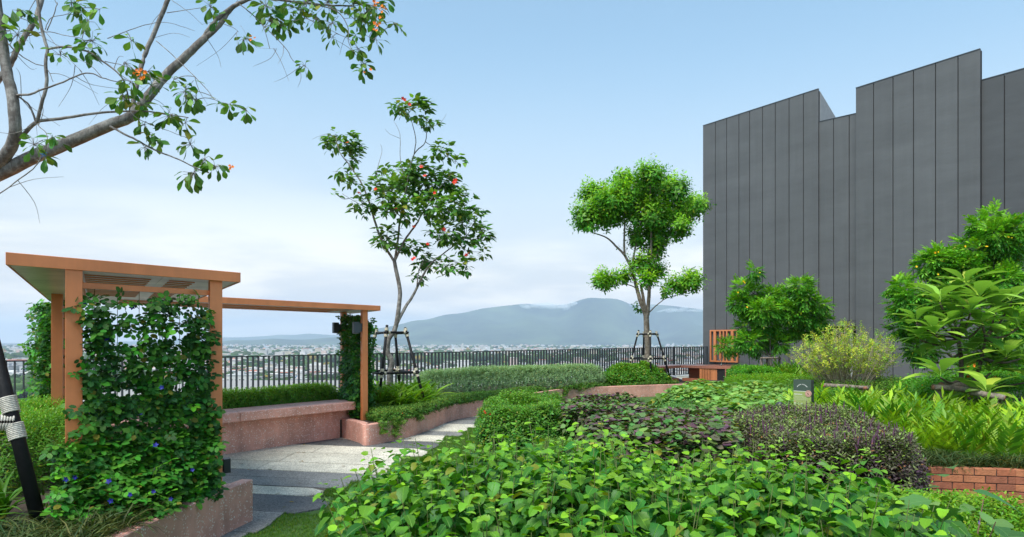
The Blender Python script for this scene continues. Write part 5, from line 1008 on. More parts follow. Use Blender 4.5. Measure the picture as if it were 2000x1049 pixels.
# ================================================================== trees
def rpx(w, D): return w / 2 / F * D
def limbs(lst, D, mat, parent, name='limb', k=8, wob=.0, dj=0, rng=random.Random(1)):
    """lst: (points in picture coordinates [with own D], width at start, width at end)"""
    out = []
    for pts_, w0, w1 in lst:
        mb = MB(); off = 0; q = []
        for i, p in enumerate(pts_):
            d = (p[2] if len(p) > 2 else D) + (0 if i == 0 else off); off += rng.uniform(-dj, dj) if len(p) == 2 else 0; q.append(P(p[0], p[1], d))
        sp = branch(mb, q, rpx(w0, D), rpx(w1, D), k if w0 > 4 else 5, 5, wob, rng); mb.build(name, mat, parent); out.append(sp)
    return out
def nearest(sps, p):
    best = None; bd = 1e9
    for sp in sps:
        for q in sp[1:]:
            d = (q - p).length + max(0, q.z - p.z) * .8
            if d < bd: bd = d; best = q
    return best
def crown(parent, sps, lobes, D, mat, T, size, dens, seed, single=0, mode='frond', twig=.006, tmat=None, depth=.8, tint_up=.5, thick=.35, dj=.6, name='leaf', cluster=7, bare=0):
    rs = np.random.RandomState(seed); rng = random.Random(seed); pos = []; ax = []; nr = []; tn = []; mb = MB(); s1 = F / D
    for L in lobes:
        cx_, cy_, rx, ry = L[:4]; dd = L[4] if len(L) > 4 else rng.uniform(-dj, dj) * min(1, 60 / max(rx, 20)); c_ = np.array(tuple(P(cx_, cy_, D + dd))); r = np.array([rx / s1, (rx + ry) / 2 / s1 * depth, ry / s1]); n = max(3, int(dens * rx * ry / 100))
        b = nearest(sps, Vector(c_)); mid = (b + Vector(c_)) / 2 + Vector((0, 0, -.08 * (b - Vector(c_)).length)); mb.tube(smooth_path([b, mid, Vector(c_)], 4), [twig * 1.6 * (1 - .5 * i / 8) for i in range(9)], 5, cap=False)
        p, d = blob(c_, r, n, rs, thick)
        for i in range(min(9, max(3, n // 12))): j = rs.randint(n); mb.tube([c_, tuple((c_ + p[j]) / 2 + rs.normal(0, .02, 3)), tuple(p[j])], [twig * .8, twig * .6, twig * .3], 4, cap=False)
        if mode == 'cluster':
            k = max(1, n // cluster)
            for i in range(k):
                q, o = p[i], d[i]; 
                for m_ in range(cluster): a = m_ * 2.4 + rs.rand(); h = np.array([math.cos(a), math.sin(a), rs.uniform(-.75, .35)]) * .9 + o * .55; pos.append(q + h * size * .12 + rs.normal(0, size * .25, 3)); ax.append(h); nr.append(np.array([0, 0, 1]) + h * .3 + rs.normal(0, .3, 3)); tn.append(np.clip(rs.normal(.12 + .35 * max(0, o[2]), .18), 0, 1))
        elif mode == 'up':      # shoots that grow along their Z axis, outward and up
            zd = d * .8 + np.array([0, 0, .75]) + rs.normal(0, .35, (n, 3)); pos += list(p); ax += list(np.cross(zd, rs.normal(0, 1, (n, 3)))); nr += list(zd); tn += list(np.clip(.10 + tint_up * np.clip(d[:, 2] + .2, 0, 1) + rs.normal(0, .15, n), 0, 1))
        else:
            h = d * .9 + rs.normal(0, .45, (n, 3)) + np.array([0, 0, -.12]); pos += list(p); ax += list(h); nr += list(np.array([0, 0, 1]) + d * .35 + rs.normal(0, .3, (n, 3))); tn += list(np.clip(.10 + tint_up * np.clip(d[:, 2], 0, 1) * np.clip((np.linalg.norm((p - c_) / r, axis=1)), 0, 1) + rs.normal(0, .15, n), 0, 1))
    pos, ax, nr, tn = map(np.array, (pos, ax, nr, tn)); n = len(pos)
    foliage(parent, T, pos, ax, nr, size * rs.uniform(.7, 1.2, n), tn, mat, single, name=name, mass='crown', seed=seed); mb.build('twigs', tmat or M_barkA, parent, 'stuff'); return pos

# ---- leaning flowering tree in the middle
Dm = 14.3
tm = thing('flowering_tree', P(761, 768, Dm), 'slender leaning tree with red flowers, tied between four black poles by the pergola', 'tree')
sp = limbs([([(761, 775), (761, 733), (766, 707), (757, 688), (759, 663), (770, 646), (776, 622), (781, 580), (780, 559), (773, 525), (770, 508)], 11.5, 7)], Dm, M_barkA, tm, 'trunk', 10)
sp += limbs([([(771, 512), (746, 471), (729, 423), (724, 403), (707, 360), (684, 325), (663, 296), (656, 267)], 5.5, 1.2), ([(776, 630), (792, 600), (809, 573), (828, 534), (845, 512), (872, 491), (911, 462)], 7, 1.5), ([(771, 510), (790, 470), (814, 437), (824, 418), (853, 374), (882, 340)], 5, 1.2), ([(771, 510), (777, 470), (783, 420), (797, 350), (809, 301), (831, 277), (833, 233)], 5, 1.2), ([(809, 301), (812, 272), (804, 238), (797, 218)], 2.2, 1), ([(814, 560), (818, 530), (832, 500)], 3, 1), ([(726, 410), (695, 395), (668, 378)], 1.6, .6), ([(790, 350), (782, 311), (781, 262), (770, 238)], 1.7, .5), ([(760, 380), (736, 345), (746, 296), (743, 282)], 1.4, .5), ([(781, 270), (762, 262), (752, 252)], .9, .4), ([(836, 250), (860, 240), (872, 222)], 1.1, .4), ([(831, 277), (850, 290), (889, 316)], 1.6, .7), ([(656, 267), (636, 262), (610, 272)], .9, .4)], Dm, M_barkA, tm, 'limb', 7, .004, .08)
lob = [(804, 212, 42, 20), (838, 238, 18, 14), (780, 208, 18, 12), (668, 277, 38, 22), (650, 276, 18, 12), (692, 310, 20, 20), (658, 335, 12, 10), (688, 352, 14, 14), (656, 379, 5, 5), (862, 294, 26, 15), (889, 314, 12, 10), (794, 338, 55, 30), (760, 375, 46, 34), (833, 360, 52, 38), (877, 355, 26, 24), (707, 398, 24, 20), (785, 408, 40, 26), (853, 403, 44, 30), (896, 398, 32, 26), (911, 432, 32, 24), (872, 455, 36, 24), (940, 462, 18, 28), (901, 471, 24, 16), (757, 462, 24, 24), (804, 481, 28, 18), (833, 510, 36, 18), (814, 545, 12, 10), (872, 518, 22, 15), (911, 518, 16, 16), (935, 413, 10, 10), (945, 492, 10, 12)]
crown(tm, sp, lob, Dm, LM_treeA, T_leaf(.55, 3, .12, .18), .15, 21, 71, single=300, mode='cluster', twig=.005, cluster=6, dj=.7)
flowers(tm, [P(x, y, Dm - .5) for x, y in ((787, 192), (790, 195), (800, 204), (679, 279), (823, 326), (830, 344), (890, 353), (888, 356), (849, 377), (734, 370), (702, 375), (773, 408), (867, 449), (808, 443), (914, 496), (911, 499), (809, 505), (806, 507), (835, 477))], .10, FM_rd, nrm=(0, -1, .5))

# ---- round crowned tree
Dr_ = 22.6
tr = thing('round_crowned_tree', P(1264, 746, Dr_), 'dense bright green round-crowned tree held by four black poles, left of the dark building', 'tree')
sp = limbs([([(1265, 750), (1264, 715), (1265, 680), (1263, 640), (1262, 612)], 13, 10.5)], Dr_, M_barkB, tr, 'trunk', 10)
sp += limbs([([(1262, 618), (1250, 585), (1243, 560), (1234, 527), (1220, 499), (1202, 480), (1184, 464), (1159, 455)], 9, 2), ([(1220, 499), (1219, 470), (1220, 438), (1218, 405)], 5, 2), ([(1265, 616), (1268, 568), (1270, 518), (1272, 468), (1270, 400), (1270, 350)], 8, 2), ([(1262, 612), (1256, 580), (1252, 558)], 7, 5), ([(1266, 612), (1283, 596), (1301, 583), (1335, 573)], 2.8, 1), ([(1241, 562), (1226, 556), (1184, 554)], 2.8, 1), ([(1274, 530), (1282, 500), (1293, 472), (1320, 440), (1345, 410)], 3.5, 1), ([(1252, 600), (1247, 596), (1246, 604)], 1.2, .6), ([(1234, 520), (1242, 480), (1250, 440), (1262, 400)], 4, 1.2)], Dr_, M_barkB, tr, 'limb', 7, .004, .12)
lob = [(1272, 344, 25, 20), (1222, 355, 30, 13), (1163, 384, 32, 22), (1146, 424, 22, 26), (1184, 422, 28, 26), (1222, 384, 34, 24), (1217, 413, 30, 24), (1268, 376, 32, 30), (1310, 374, 32, 26), (1349, 405, 27, 20), (1318, 420, 36, 24), (1327, 449, 20, 17), (1268, 424, 38, 32), (1285, 458, 24, 22), (1243, 466, 18, 20), (1192, 400, 30, 24), (1140, 440, 14, 12), (1255, 520, 22, 20), (1280, 533, 18, 15), (1266, 552, 16, 9), (1184, 549, 26, 13), (1168, 555, 12, 10), (1222, 541, 12, 10), (1335, 560, 34, 15), (1352, 547, 17, 10), (1303, 572, 10, 6), (1247, 604, 4, 6), (1280, 489, 14, 20), (1366, 404, 12, 9)]
T_neem = T_sprig(9, .46, .44, 1, seed=12, flat=.4, lift=.5)
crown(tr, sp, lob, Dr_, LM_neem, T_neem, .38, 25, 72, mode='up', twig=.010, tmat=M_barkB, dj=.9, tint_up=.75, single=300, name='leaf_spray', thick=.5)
# ---- small wide tree by the wall
Ds = 22.3; T_tec = T_pinnate(4, .46, .40, .25, .15, 1, .3, .0, .95)
ts = thing('small_yellow_flowering_tree', P(1504, 715, Ds), 'small wide-spreading tree with few yellow flowers right of the orange screen', 'tree')
sp = limbs([([(1504, 722), (1504, 705), (1503, 694)], 7, 5.5)], Ds, M_barkB, ts, 'trunk', 8)
sp += limbs([([(1503, 698), (1494, 678), (1483, 656), (1467, 626), (1455, 612)], 3.4, 1.2), ([(1505, 698), (1518, 688), (1526, 683), (1540, 672), (1563, 665)], 3.4, 1.2), ([(1504, 696), (1504, 660), (1500, 620), (1508, 590)], 3.2, 1), ([(1504, 696), (1520, 650), (1545, 610), (1565, 570)], 3, 1), ([(1503, 696), (1480, 684), (1450, 676), (1421, 677)], 2.4, .8), ([(1474, 600), (1474, 565), (1471, 540)], 1.6, .9)], Ds, M_barkB, ts, 'limb', 6, .004, .15)
lob = [(1474, 531, 9, 8), (1446, 564, 13, 12), (1472, 573, 17, 12), (1444, 592, 16, 13), (1467, 601, 18, 14), (1508, 580, 18, 12), (1536, 578, 22, 13), (1565, 560, 18, 14), (1575, 585, 16, 13), (1600, 597, 18, 8), (1604, 622, 12, 10), (1494, 608, 24, 16), (1526, 606, 24, 16), (1558, 612, 26, 17), (1586, 619, 20, 15), (1499, 636, 24, 14), (1540, 641, 28, 15), (1575, 647, 20, 12), (1460, 640, 16, 16), (1462, 667, 22, 14), (1424, 676, 20, 8), (1508, 667, 16, 11), (1524, 672, 13, 8), (1474, 681, 12, 7)]
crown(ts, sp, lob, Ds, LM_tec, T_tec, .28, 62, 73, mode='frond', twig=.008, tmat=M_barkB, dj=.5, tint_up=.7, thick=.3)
flowers(ts, [P(x, y, Ds - .8) for x, y in ((1452, 549), (1454, 552), (1441, 571), (1484, 533), (1459, 600))], .07, FM_ye, nrm=(0, -1, .6))
# ---- flowering tree at the right edge
Dt = 15.0
tt = thing('yellow_flowering_tree', P(1935, 745, Dt), 'tall dark green tree with yellow flowers behind the broad-leaved plant at the right edge', 'tree')
sp = limbs([([(1932, 760), (1930, 700), (1935, 640), (1938, 590)], 8, 6)], Dt, M_barkB, tt, 'trunk', 8)
sp += limbs([([(1938, 600), (1942, 540), (1943, 500), (1948, 450)], 5, 1.5), ([(1936, 620), (1900, 570), (1870, 540), (1830, 515)], 4, 1.2), ([(1933, 650), (1880, 620), (1820, 600), (1765, 585)], 4, 1.2), ([(1938, 600), (1965, 560), (1990, 500)], 4, 1.2), ([(1935, 660), (1970, 640), (2000, 620)], 4, 1.2)], Dt, M_barkB, tt, 'limb', 6, .004, .12)
lob = [(1941, 425, 18, 12), (1922, 442, 20, 15), (1948, 459, 26, 17), (1979, 446, 22, 16), (1962, 484, 26, 18), (1995, 470, 14, 20), (1885, 479, 18, 11), (1908, 490, 22, 15), (1834, 500, 22, 12), (1817, 515, 24, 15), (1855, 513, 28, 18), (1847, 536, 26, 16), (1889, 522, 26, 18), (1952, 520, 30, 16), (1958, 545, 26, 18), (1759, 562, 18, 14), (1780, 576, 22, 16), (1752, 595, 15, 10), (1769, 610, 20, 16), (1800, 600, 22, 18), (1968, 589, 18, 12), (1990, 580, 14, 12), (1788, 636, 22, 18), (1830, 600, 24, 22), (1960, 640, 34, 30), (1995, 660, 30, 34), (1760, 640, 12, 14), (1900, 560, 26, 18), (1860, 580, 30, 24), (1800, 680, 24, 22), (1920, 690, 34, 30), (1975, 720, 30, 26)]
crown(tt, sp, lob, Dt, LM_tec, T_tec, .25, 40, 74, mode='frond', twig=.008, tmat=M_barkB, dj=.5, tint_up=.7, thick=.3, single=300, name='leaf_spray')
flowers(tt, [P(x, y, Dt - .7) for x, y in ((1826, 493), (1832, 492), (1885, 481), (1927, 482), (1969, 463), (1976, 465), (1790, 521), (1832, 536))], .06, FM_ye, nrm=(0, -1, .6))
# low hedge-like growth with orange flowers below it
h_, hp_ = hedge([(6.4, 10.9), (7.2, 13.2), (9.5, 14.2), (11.4, 13.0), (10.5, 10.6), (8.2, 10.0)], .43, .62, 3600, T_bas, .16, LM_tec, 'dense low shrubs with orange flowers behind the broad-leaved plant', cat='shrub', name='orange_flowered_shrub', seed=75, ew=.4, lump=.15)
rs = np.random.RandomState(4); flowers(h_, [tuple(p + np.array([0, -.05, .06])) for p in hp_[rs.choice(np.nonzero(hp_[:, 2] > .8)[0], 34)]], .075, FM_or, nrm=(0, -1, .5))
hedge([(5.6, 13.6), (6.0, 15.4), (8.4, 15.8), (9.8, 14.2), (8.0, 12.8)], .43, .42, 2200, T_fine, .16, LM_gc, 'low fine green plants around the sparse variegated bush', cat='shrub', name='low_plant', seed=76, ew=.3)

# ---- sparse variegated shrub
Dv = 14.2; vs_ = thing('variegated_shrub', P(1655, 760, Dv), 'sparse dome of pale stems with yellow green variegated leaves in a log frame', 'shrub')
rs = np.random.RandomState(77); mb = MB(); pos = []; dr = []
for i in range(170):
    th = rs.uniform(-1, 1); ph = rs.uniform(-1, 1); R_ = math.sqrt(max(.05, 1 - th * th * .95)); hx = 96 * th; hy = (46 + 76 * R_) * rs.uniform(.5, 1.04); base = P(1655 + th * 42, 758, Dv + ph * .3); tip = P(1655 + hx + rs.normal(0, 5), 758 - hy, Dv + ph * .75)
    m1 = base.lerp(tip, .45) + Vector((rs.normal(0, .04), rs.normal(0, .04), .03)); spn = smooth_path([base, m1, tip], 4); mb.tube(spn, [.009 * (1 - .75 * k / 8) for k in range(9)], 5, cap=False)
    for k in range(7):
        t = .35 + .6 * k / 6; q = base.lerp(tip, t); e = q + Vector((rs.normal(0, .07), rs.normal(0, .07), rs.uniform(.03, .12))); mb.tube([q, e], [.004, .002], 4, cap=False); pos.append(tuple(e)); dr.append((e - q).normalized())
    pos.append(tuple(tip)); dr.append((tip - m1).normalized())
pos = np.array(pos); dr = np.array([tuple(d) for d in dr]); n = len(pos); foliage(vs_, T_sprig(9, .46, .5, 1, seed=9), pos, np.cross(dr, jit(rs, n, 1)), dr + np.array([0, 0, .3]), .105 * rs.uniform(.7, 1.3, n), np.clip(rs.normal(.4, .3, n), 0, 1), LM_var, 0, mass='foliage'); mb.build('stems', M_pal, vs_, 'stuff')

# ---- broad-leaved plant
Db = 10.8; bg_ = thing('broad_leaved_plant', P(1885, 815, Db), 'large plant with rosettes of long drooping pale green leaves in a log frame', 'plant')
ros = [(1885, 560, 10.9, 11, .48), (1912, 587, 10.6, 12, .50), (1836, 592, 10.5, 12, .50), (1862, 604, 10.9, 10, .42), (1945, 606, 10.8, 13, .52), (1827, 618, 10.9, 9, .40), (1828, 656, 10.2, 14, .42), (1797, 664, 10.5, 10, .40), (1914, 640, 10.3, 14, .44), (1876, 660, 10.9, 10, .40), (1838, 738, 10.0, 11, .48), (1966, 700, 10.3, 12, .50), (1928, 772, 9.9, 12, .42), (1990, 640, 10.7, 12, .48), (1790, 632, 10.6, 11, .42), (1855, 575, 11.1, 11, .42), (1975, 590, 11.0, 11, .45), (1895, 612, 10.2, 12, .40), (1850, 690, 10.5, 12, .40), (1935, 728, 10.6, 11, .40), (1800, 700, 10.8, 10, .38), (1995, 700, 10.9, 11, .42), (1880, 725, 10.9, 9, .34), (1900, 690, 11.0, 8, .36), (2010, 745, 10.4, 9, .45), (1858, 640, 10.3, 10, .38), (1950, 660, 10.8, 9, .40)]
rs = np.random.RandomState(78); hub = [P(1885, 815, Db), P(1876, 760, Db), P(1878, 712, Db), P(1872, 660, Db)]; hub2 = [P(1895, 815, Db), P(1900, 755, Db), P(1915, 710, 10.7), P(1925, 660, 10.7)]; pos = []; ax = []; nr = []; sc = []; tn = []
b0 = MB(); s0 = branch(b0, hub, .045, .028, 8, 5, .004); b0.build('stem', M_barkC, bg_); b0 = MB(); s1 = branch(b0, hub2, .04, .02, 8, 5, .004); b0.build('stem', M_barkC, bg_)
for (px, py, d, k, L) in ros:
    c_ = P(px, py, d); b = nearest([s0, s1], c_); b0 = MB(); branch(b0, [b, b.lerp(c_, .55) - Vector((0, 0, .07)), c_], .020, .014, 7, 5, .003); b0.build('stem', M_barkC, bg_)
    for i in range(k):
        a = i * 2.4 + rs.rand() * .5; up = .35 + 1.9 * (i / k) ** 1.2 + rs.normal(0, .12); o = np.array([math.cos(a), math.sin(a), up]); pos.append(np.array(tuple(c_)) + np.array([math.cos(a), math.sin(a), 0]) * .012 + np.array([0, 0, .006 * i])); ax.append(o); nr.append(np.array([-math.cos(a) * up, -math.sin(a) * up, 1.0]) + rs.normal(0, .12, 3)); sc.append(L * rs.uniform(.72, 1.1)); tn.append(np.clip(rs.normal(.42, .25), 0, 1))
T_big = T_leaf(.44, 8, .12, .62, 'obov', .07)
foliage(bg_, T_big, pos, ax, nr, sc, tn, LM_big, 300, seed=78)

# ---- big overhanging tree at the upper left
Dn = 5.2
nb = thing('overhanging_tree', Vector((-4.75, 5.1, .38)), 'big grey-barked tree leaning in from the left, its branches with orange flowers overhead', 'tree')
b0 = MB(); s_t = branch(b0, [(-4.78, 5.1, .33), (-4.72, 5.15, 1.1), (-4.75, 5.15, 1.8), tuple(P(-230, 440, 5.15)), tuple(P(-120, 385, 5.15))], .085, .062, 12, 6); b0.build('trunk', M_barkA, nb)
Lb = [([(-120, 385, 5.15), (-50, 358, 5.15), (0, 339, 5.15), (69, 305, 5.15), (126, 282, 5.2), (214, 244, 5.25), (259, 225, 5.3), (297, 179, 5.35), (324, 147, 5.4), (366, 107, 5.45), (402, 72, 5.5)], 31, 14),
      ([(402, 73, 5.5), (430, 48, 5.55), (447, 22, 5.6), (470, 5, 5.65), (520, -14, 5.7), (560, -10, 5.75)], 11, 7), ([(398, 74, 5.5), (409, 55, 5.52), (432, 30, 5.55), (462, 8, 5.6), (500, -3, 5.65), (545, 0, 5.7), (580, 4, 5.75), (640, 10, 5.8), (692, 12, 5.85)], 9, 3),
      ([(-25, 345, 5.15), (2, 315, 5.1), (25, 280, 5.05), (30, 244, 5.0), (23, 183, 5.0), (13, 140, 5.0), (5, 80, 5.0), (-4, 20, 5.0), (-10, -40, 5.0)], 24, 15),
      ([(40, 268, 5.1), (69, 240, 5.05), (80, 236, 5.05), (130, 230, 5.05), (190, 221, 5.1), (248, 217, 5.1), (300, 219, 5.0), (368, 230, 5.0)], 8, 1.8), ([(72, 240, 5.05), (82, 200, 5.0), (91, 165, 5.0), (89, 120, 5.0), (92, 95, 5.0), (82, 60, 5.0), (76, 20, 5.0), (72, -20, 5.0)], 6.5, 5),
      ([(70, 238, 5.05), (57, 206, 5.0), (34, 187, 5.0)], 4, 3), ([(32, 186, 5.0), (60, 184, 4.9), (76, 177, 4.9), (114, 164, 4.85), (168, 143, 4.8), (200, 152, 4.8), (229, 160, 4.8)], 4.5, 1.4), ([(-10, 165, 5.3), (19, 126, 5.3), (38, 88, 5.3), (69, 38, 5.35), (84, -10, 5.4)], 12, 9),
      ([(259, 222, 5.3), (262, 190, 5.35), (270, 155, 5.4), (282, 110, 5.45), (301, 65, 5.5), (330, -6, 5.5)], 9, 9), ([(92, 96, 5.0), (126, 91, 4.95), (172, 101, 4.9), (198, 118, 4.9), (236, 149, 4.9), (250, 185, 4.95), (253, 216, 5.1)], 4.2, 2.2), ([(214, 246, 5.25), (232, 256, 5.1), (267, 274, 5.05), (305, 294, 5.0), (350, 312, 5.0), (397, 335, 5.0)], 4.5, 2.0),
      ([(468, 8, 5.6), (494, 30, 5.6), (554, 90, 5.6), (572, 118, 5.6), (590, 131, 5.6)], 2.4, .9), ([(305, 80, 5.45), (345, 115, 5.3), (400, 170, 5.2), (420, 195, 5.2), (455, 206, 5.2), (482, 215, 5.2)], 1.8, .8), ([(438, 47, 5.55), (455, 54, 5.5), (466, 62, 5.5)], 1.5, .8), ([(574, 3, 5.75), (650, 18, 5.8), (678, 50, 5.8), (682, 85, 5.8), (706, 124, 5.8)], 3, .8),
      ([(640, 12, 5.8), (686, 32, 5.8), (705, 60, 5.8), (728, 78, 5.8)], 2, .7), ([(590, 30, 5.75), (630, 52, 5.75), (680, 76, 5.8), (700, 96, 5.8)], 1.8, .7), ([(600, 5, 5.75), (590, 30, 5.75)], 2, 1.6), ([(326, 25, 5.5), (360, 20, 5.45), (405, 14, 5.4)], 1.8, .9), ([(335, 0, 5.5), (370, 25, 5.5), (395, 48, 5.5)], 1.3, .6),
      ([(210, 75, 4.9), (245, 62, 4.9), (290, 47, 4.9), (330, 45, 5.0), (380, 60, 5.1)], 1.7, .7), ([(92, 60, 5.0), (105, 30, 5.0), (112, 5, 5.0)], 2, 1.6), ([(88, 58, 5.0), (100, 35, 5.0), (130, 28, 5.0), (140, 20, 5.0)], 1.6, .8), ([(55, 70, 5.1), (90, 62, 5.1), (130, 70, 5.0), (160, 76, 4.9), (175, 95, 4.9)], 1.8, .9), ([(0, 35, 5.0), (40, 36, 5.0), (80, 55, 5.0), (120, 100, 4.9), (160, 140, 4.8)], 1.4, .8),
      ([(15, 85, 5.0), (40, 108, 5.0), (70, 125, 5.0), (90, 132, 5.0), (104, 160, 5.0)], 2.4, 1.1), ([(205, 120, 4.9), (240, 128, 4.9), (280, 145, 4.9), (312, 165, 5.0)], 1.6, .8), ([(252, 215, 5.1), (270, 232, 5.0), (300, 245, 5.0), (345, 262, 5.0), (362, 268, 5.0)], 1.7, .8), ([(80, 305, 4.9), (70, 325, 4.9), (35, 352, 4.9), (-5, 382, 4.9)], 2.2, 2.2), ([(68, 240, 5.0), (80, 250, 5.0), (92, 265, 4.95), (88, 300, 4.9)], 1.8, 1.4), ([(470, 50, 5.6), (500, 90, 5.6), (540, 95, 5.6)], .6, .3)]
spn = [s_t] + limbs(Lb, Dn, M_barkA, nb, 'limb', 9, .002)
cl_ = [(34, 68, 18, 11, 5.0), (20, 60, 10, 4, 5.0), (61, 27, 8, 5, 5.1), (150, 10, 16, 12, 5.0), (140, 4, 10, 8, 5.0), (172, 42, 16, 10, 4.9), (195, 18, 8, 3, 5.0), (180, 80, 20, 13, 4.9), (165, 92, 10, 5, 4.9), (118, 108, 14, 8, 4.95), (257, 80, 13, 6, 4.9), (245, 122, 12, 7, 4.9), (288, 140, 14, 9, 5.0), (170, 108, 10, 6, 4.9), (243, 190, 17, 14, 4.9), (275, 205, 16, 12, 5.0), (255, 160, 12, 7, 4.85), (295, 168, 14, 9, 5.1), (340, 155, 10, 6, 5.2), (362, 178, 22, 20, 5.1), (382, 195, 12, 9, 5.1), (328, 225, 19, 16, 5.0), (362, 240, 12, 7, 5.0), (282, 244, 10, 7, 5.0), (300, 262, 10, 6, 5.0), (283, 288, 13, 10, 5.0), (306, 275, 8, 5, 5.0), (372, 283, 12, 11, 5.0), (378, 338, 18, 17, 5.0), (400, 310, 12, 9, 5.0), (420, 325, 16, 11, 5.0), (66, 282, 18, 12, 4.9), (103, 270, 12, 8, 4.9), (88, 308, 9, 5, 4.9), (4, 25, 8, 4, 5.0), (36, 20, 12, 7, 5.0), (428, 203, 7, 5, 5.2), (452, 205, 8, 6, 5.2), (480, 214, 9, 6, 5.2), (412, 14, 15, 10, 5.5), (423, 34, 8, 6, 5.5), (477, 75, 11, 13, 5.5), (520, 12, 20, 17, 5.65), (530, 40, 18, 16, 5.65), (550, 48, 16, 14, 5.7), (575, 42, 13, 10, 5.7), (586, 20, 16, 11, 5.7), (618, 38, 14, 11, 5.75), (648, 46, 16, 14, 5.8), (640, 4, 24, 18, 5.8), (600, 3, 26, 18, 5.75), (650, 72, 7, 4, 5.8), (712, 28, 20, 26, 5.85), (732, 12, 20, 22, 5.85), (738, 48, 14, 13, 5.8), (772, 46, 10, 5, 5.8), (735, 78, 8, 5, 5.8), (694, 70, 8, 6, 5.8), (700, 95, 10, 10, 5.8), (710, 125, 8, 8, 5.8), (708, 138, 6, 5, 5.8), (597, 130, 9, 5, 5.6), (690, 8, 20, 14, 5.85), (560, 10, 16, 10, 5.7), (700, 48, 12, 10, 5.8)]
rs = np.random.RandomState(79); pos = []; ax = []; nr = []; sc = []; tn = []; mb = MB()
for (px, py, r, n, d) in cl_:
    n = int(n * 1.45)
    c_ = P(px, py, d); b = nearest(spn, c_)
    if (b - c_).length > .015: mb.tube(smooth_path([b, b.lerp(c_, .5) + Vector((0, 0, .015)), c_], 3), .0028, 5, cap=False)
    for i in range(n):
        off = np.array([rs.normal(0, .5), rs.normal(0, .5), rs.normal(0, .5)]) * r / F * d; q = np.array(tuple(c_)) + off; mb.tube([tuple(c_), tuple(q)], .0016, 4, cap=False); a = rs.rand() * 6.28; h = off / (np.linalg.norm(off) + 1e-6) * .7 + np.array([math.cos(a), math.sin(a), 0]) * .5 + np.array([0, 0, -.45])
        pos.append(q); ax.append(h); nr.append(np.array([0, 0, 1]) + rs.normal(0, .45, 3)); sc.append(.088 * rs.uniform(.6, 1.2)); tn.append(np.clip(rs.normal(.15, .2), 0, 1))
for _ in range(46):       # bare fine twigs
    sp_ = spn[rs.randint(1, len(spn))]; b = sp_[rs.randint(2, len(sp_))]; d_ = Vector((rs.normal(.3, .6), rs.normal(0, .3), rs.normal(-.05, .5))).normalized(); q1 = b + d_ * rs.uniform(.08, .2); q2 = q1 + (d_ + Vector((rs.normal(0, .5), rs.normal(0, .3), rs.normal(-.2, .4)))).normalized() * rs.uniform(.08, .25); mb.tube(smooth_path([b, q1, q2], 4), [.0028 * (1 - .08 * i) for i in range(9)], 4, cap=False)
foliage(nb, TO if False else T_leaf(.52, 4, .12, .18, 'obov'), pos, ax, nr, sc, tn, LM_treeA, 300, seed=79); mb.build('twigs', M_barkA, nb, 'stuff')
flowers(nb, [P(x + rs.normal(0, 5), y + rs.normal(0, 4), d) for (x, y, d, n) in ((272, 140, 4.85, 6), (282, 147, 4.85, 4), (736, 8, 5.7, 5), (744, 17, 5.7, 5), (731, 56, 5.7, 4), (740, 50, 5.7, 2), (497, 76, 5.45, 3), (716, 141, 5.75, 2), (449, 327, 4.95, 4), (742, 30, 5.7, 2)) for _ in range(n)], .030, FM_or, nrm=(0, -1, .2))
tie = thing('blue_tie', P(85, 302, 4.95), 'blue plastic string knotted round a leafy twig of the overhanging tree', 'string'); M_bt = solid("blue_string", (.02, .14, .45), .5)
for i in range(5): a = i * 1.3; m = MB(); c_ = P(83 + (i % 3) * 3, 302 + (i % 2) * 3, 4.93); m.tube(smooth_path([c_ + Vector((-.014, 0, .01 * math.cos(a))), c_ + Vector((0, -.01, .018 * math.sin(a))), c_ + Vector((.016, 0, -.012 * math.cos(a)))], 4), .0022, 5); m.build('strand', M_bt, tie)

# ================================================================== pole supports tied with rope
def coil(c, axis, r, h, turns, rr, mat, parent, nm='rope_binding'):
    axis = Vector(axis).normalized(); x = axis.orthogonal().normalized(); y = axis.cross(x); n = int(turns * 12); m = MB()
    m.tube([Vector(c) + axis * (h * (i / n - .5)) + (x * math.cos(2 * math.pi * i / 12) + y * math.sin(2 * math.pi * i / 12)) * r for i in range(n + 1)], rr, 5); return m.build(nm, mat, parent)
def support(loc, poles, rails, r, label, D):
    t_ = thing('tree_support', loc, label, 'tree support', 'black pole supports tied with rope'); ln = []
    for a, b in poles: m = MB(); m.tube([b, b.lerp(a, .5), a], [r * 1.02, r, r * .96], 10); m.build('pole', M_pole, t_); ln.append((a, b))
    for hy in rails:
        J = []
        for a, b in ln: z = EYE - (hy - HY) / F * D; t = (z - b.z) / (a.z - b.z); J.append(b.lerp(a, t))
        for i in range(len(J)):
            p, q = J[i], J[(i + 1) % len(J)]; d = (q - p).normalized(); m = MB(); o = Vector((0, 0, .004 * (-1) ** i)); m.tube([p - d * r * 1.8 + o, q + d * r * 1.8 + o], r * .85, 9); m.build('rail', M_pole, t_)
            for s, e in ((p, d), (q, -d)): coil(s + e * r * 2.3 + o, d, r * 1.08, r * 1.5, 4, r * .24, M_rope, t_)
        for (a, b), j in zip(ln, J):
            d = (a - b).normalized()
            for sg in (1, -1): coil(j + d * sg * r * 2.2, d, r * 1.16, r * 1.9, 5, r * .24, M_rope, t_)
    return t_
support(P(761, 768, Dm), [(P(756, 635, 13.75), P(740, 785, 13.5)), (P(791, 640, 14.2), P(831, 792, 13.9)), (P(772, 650, 14.9), P(781, 762, 15.2)), (P(736, 640, 14.5), P(704, 785, 14.6))], (650, 727), .029, 'four black poles tied with pale rope around the leaning flowering tree', 14.2)
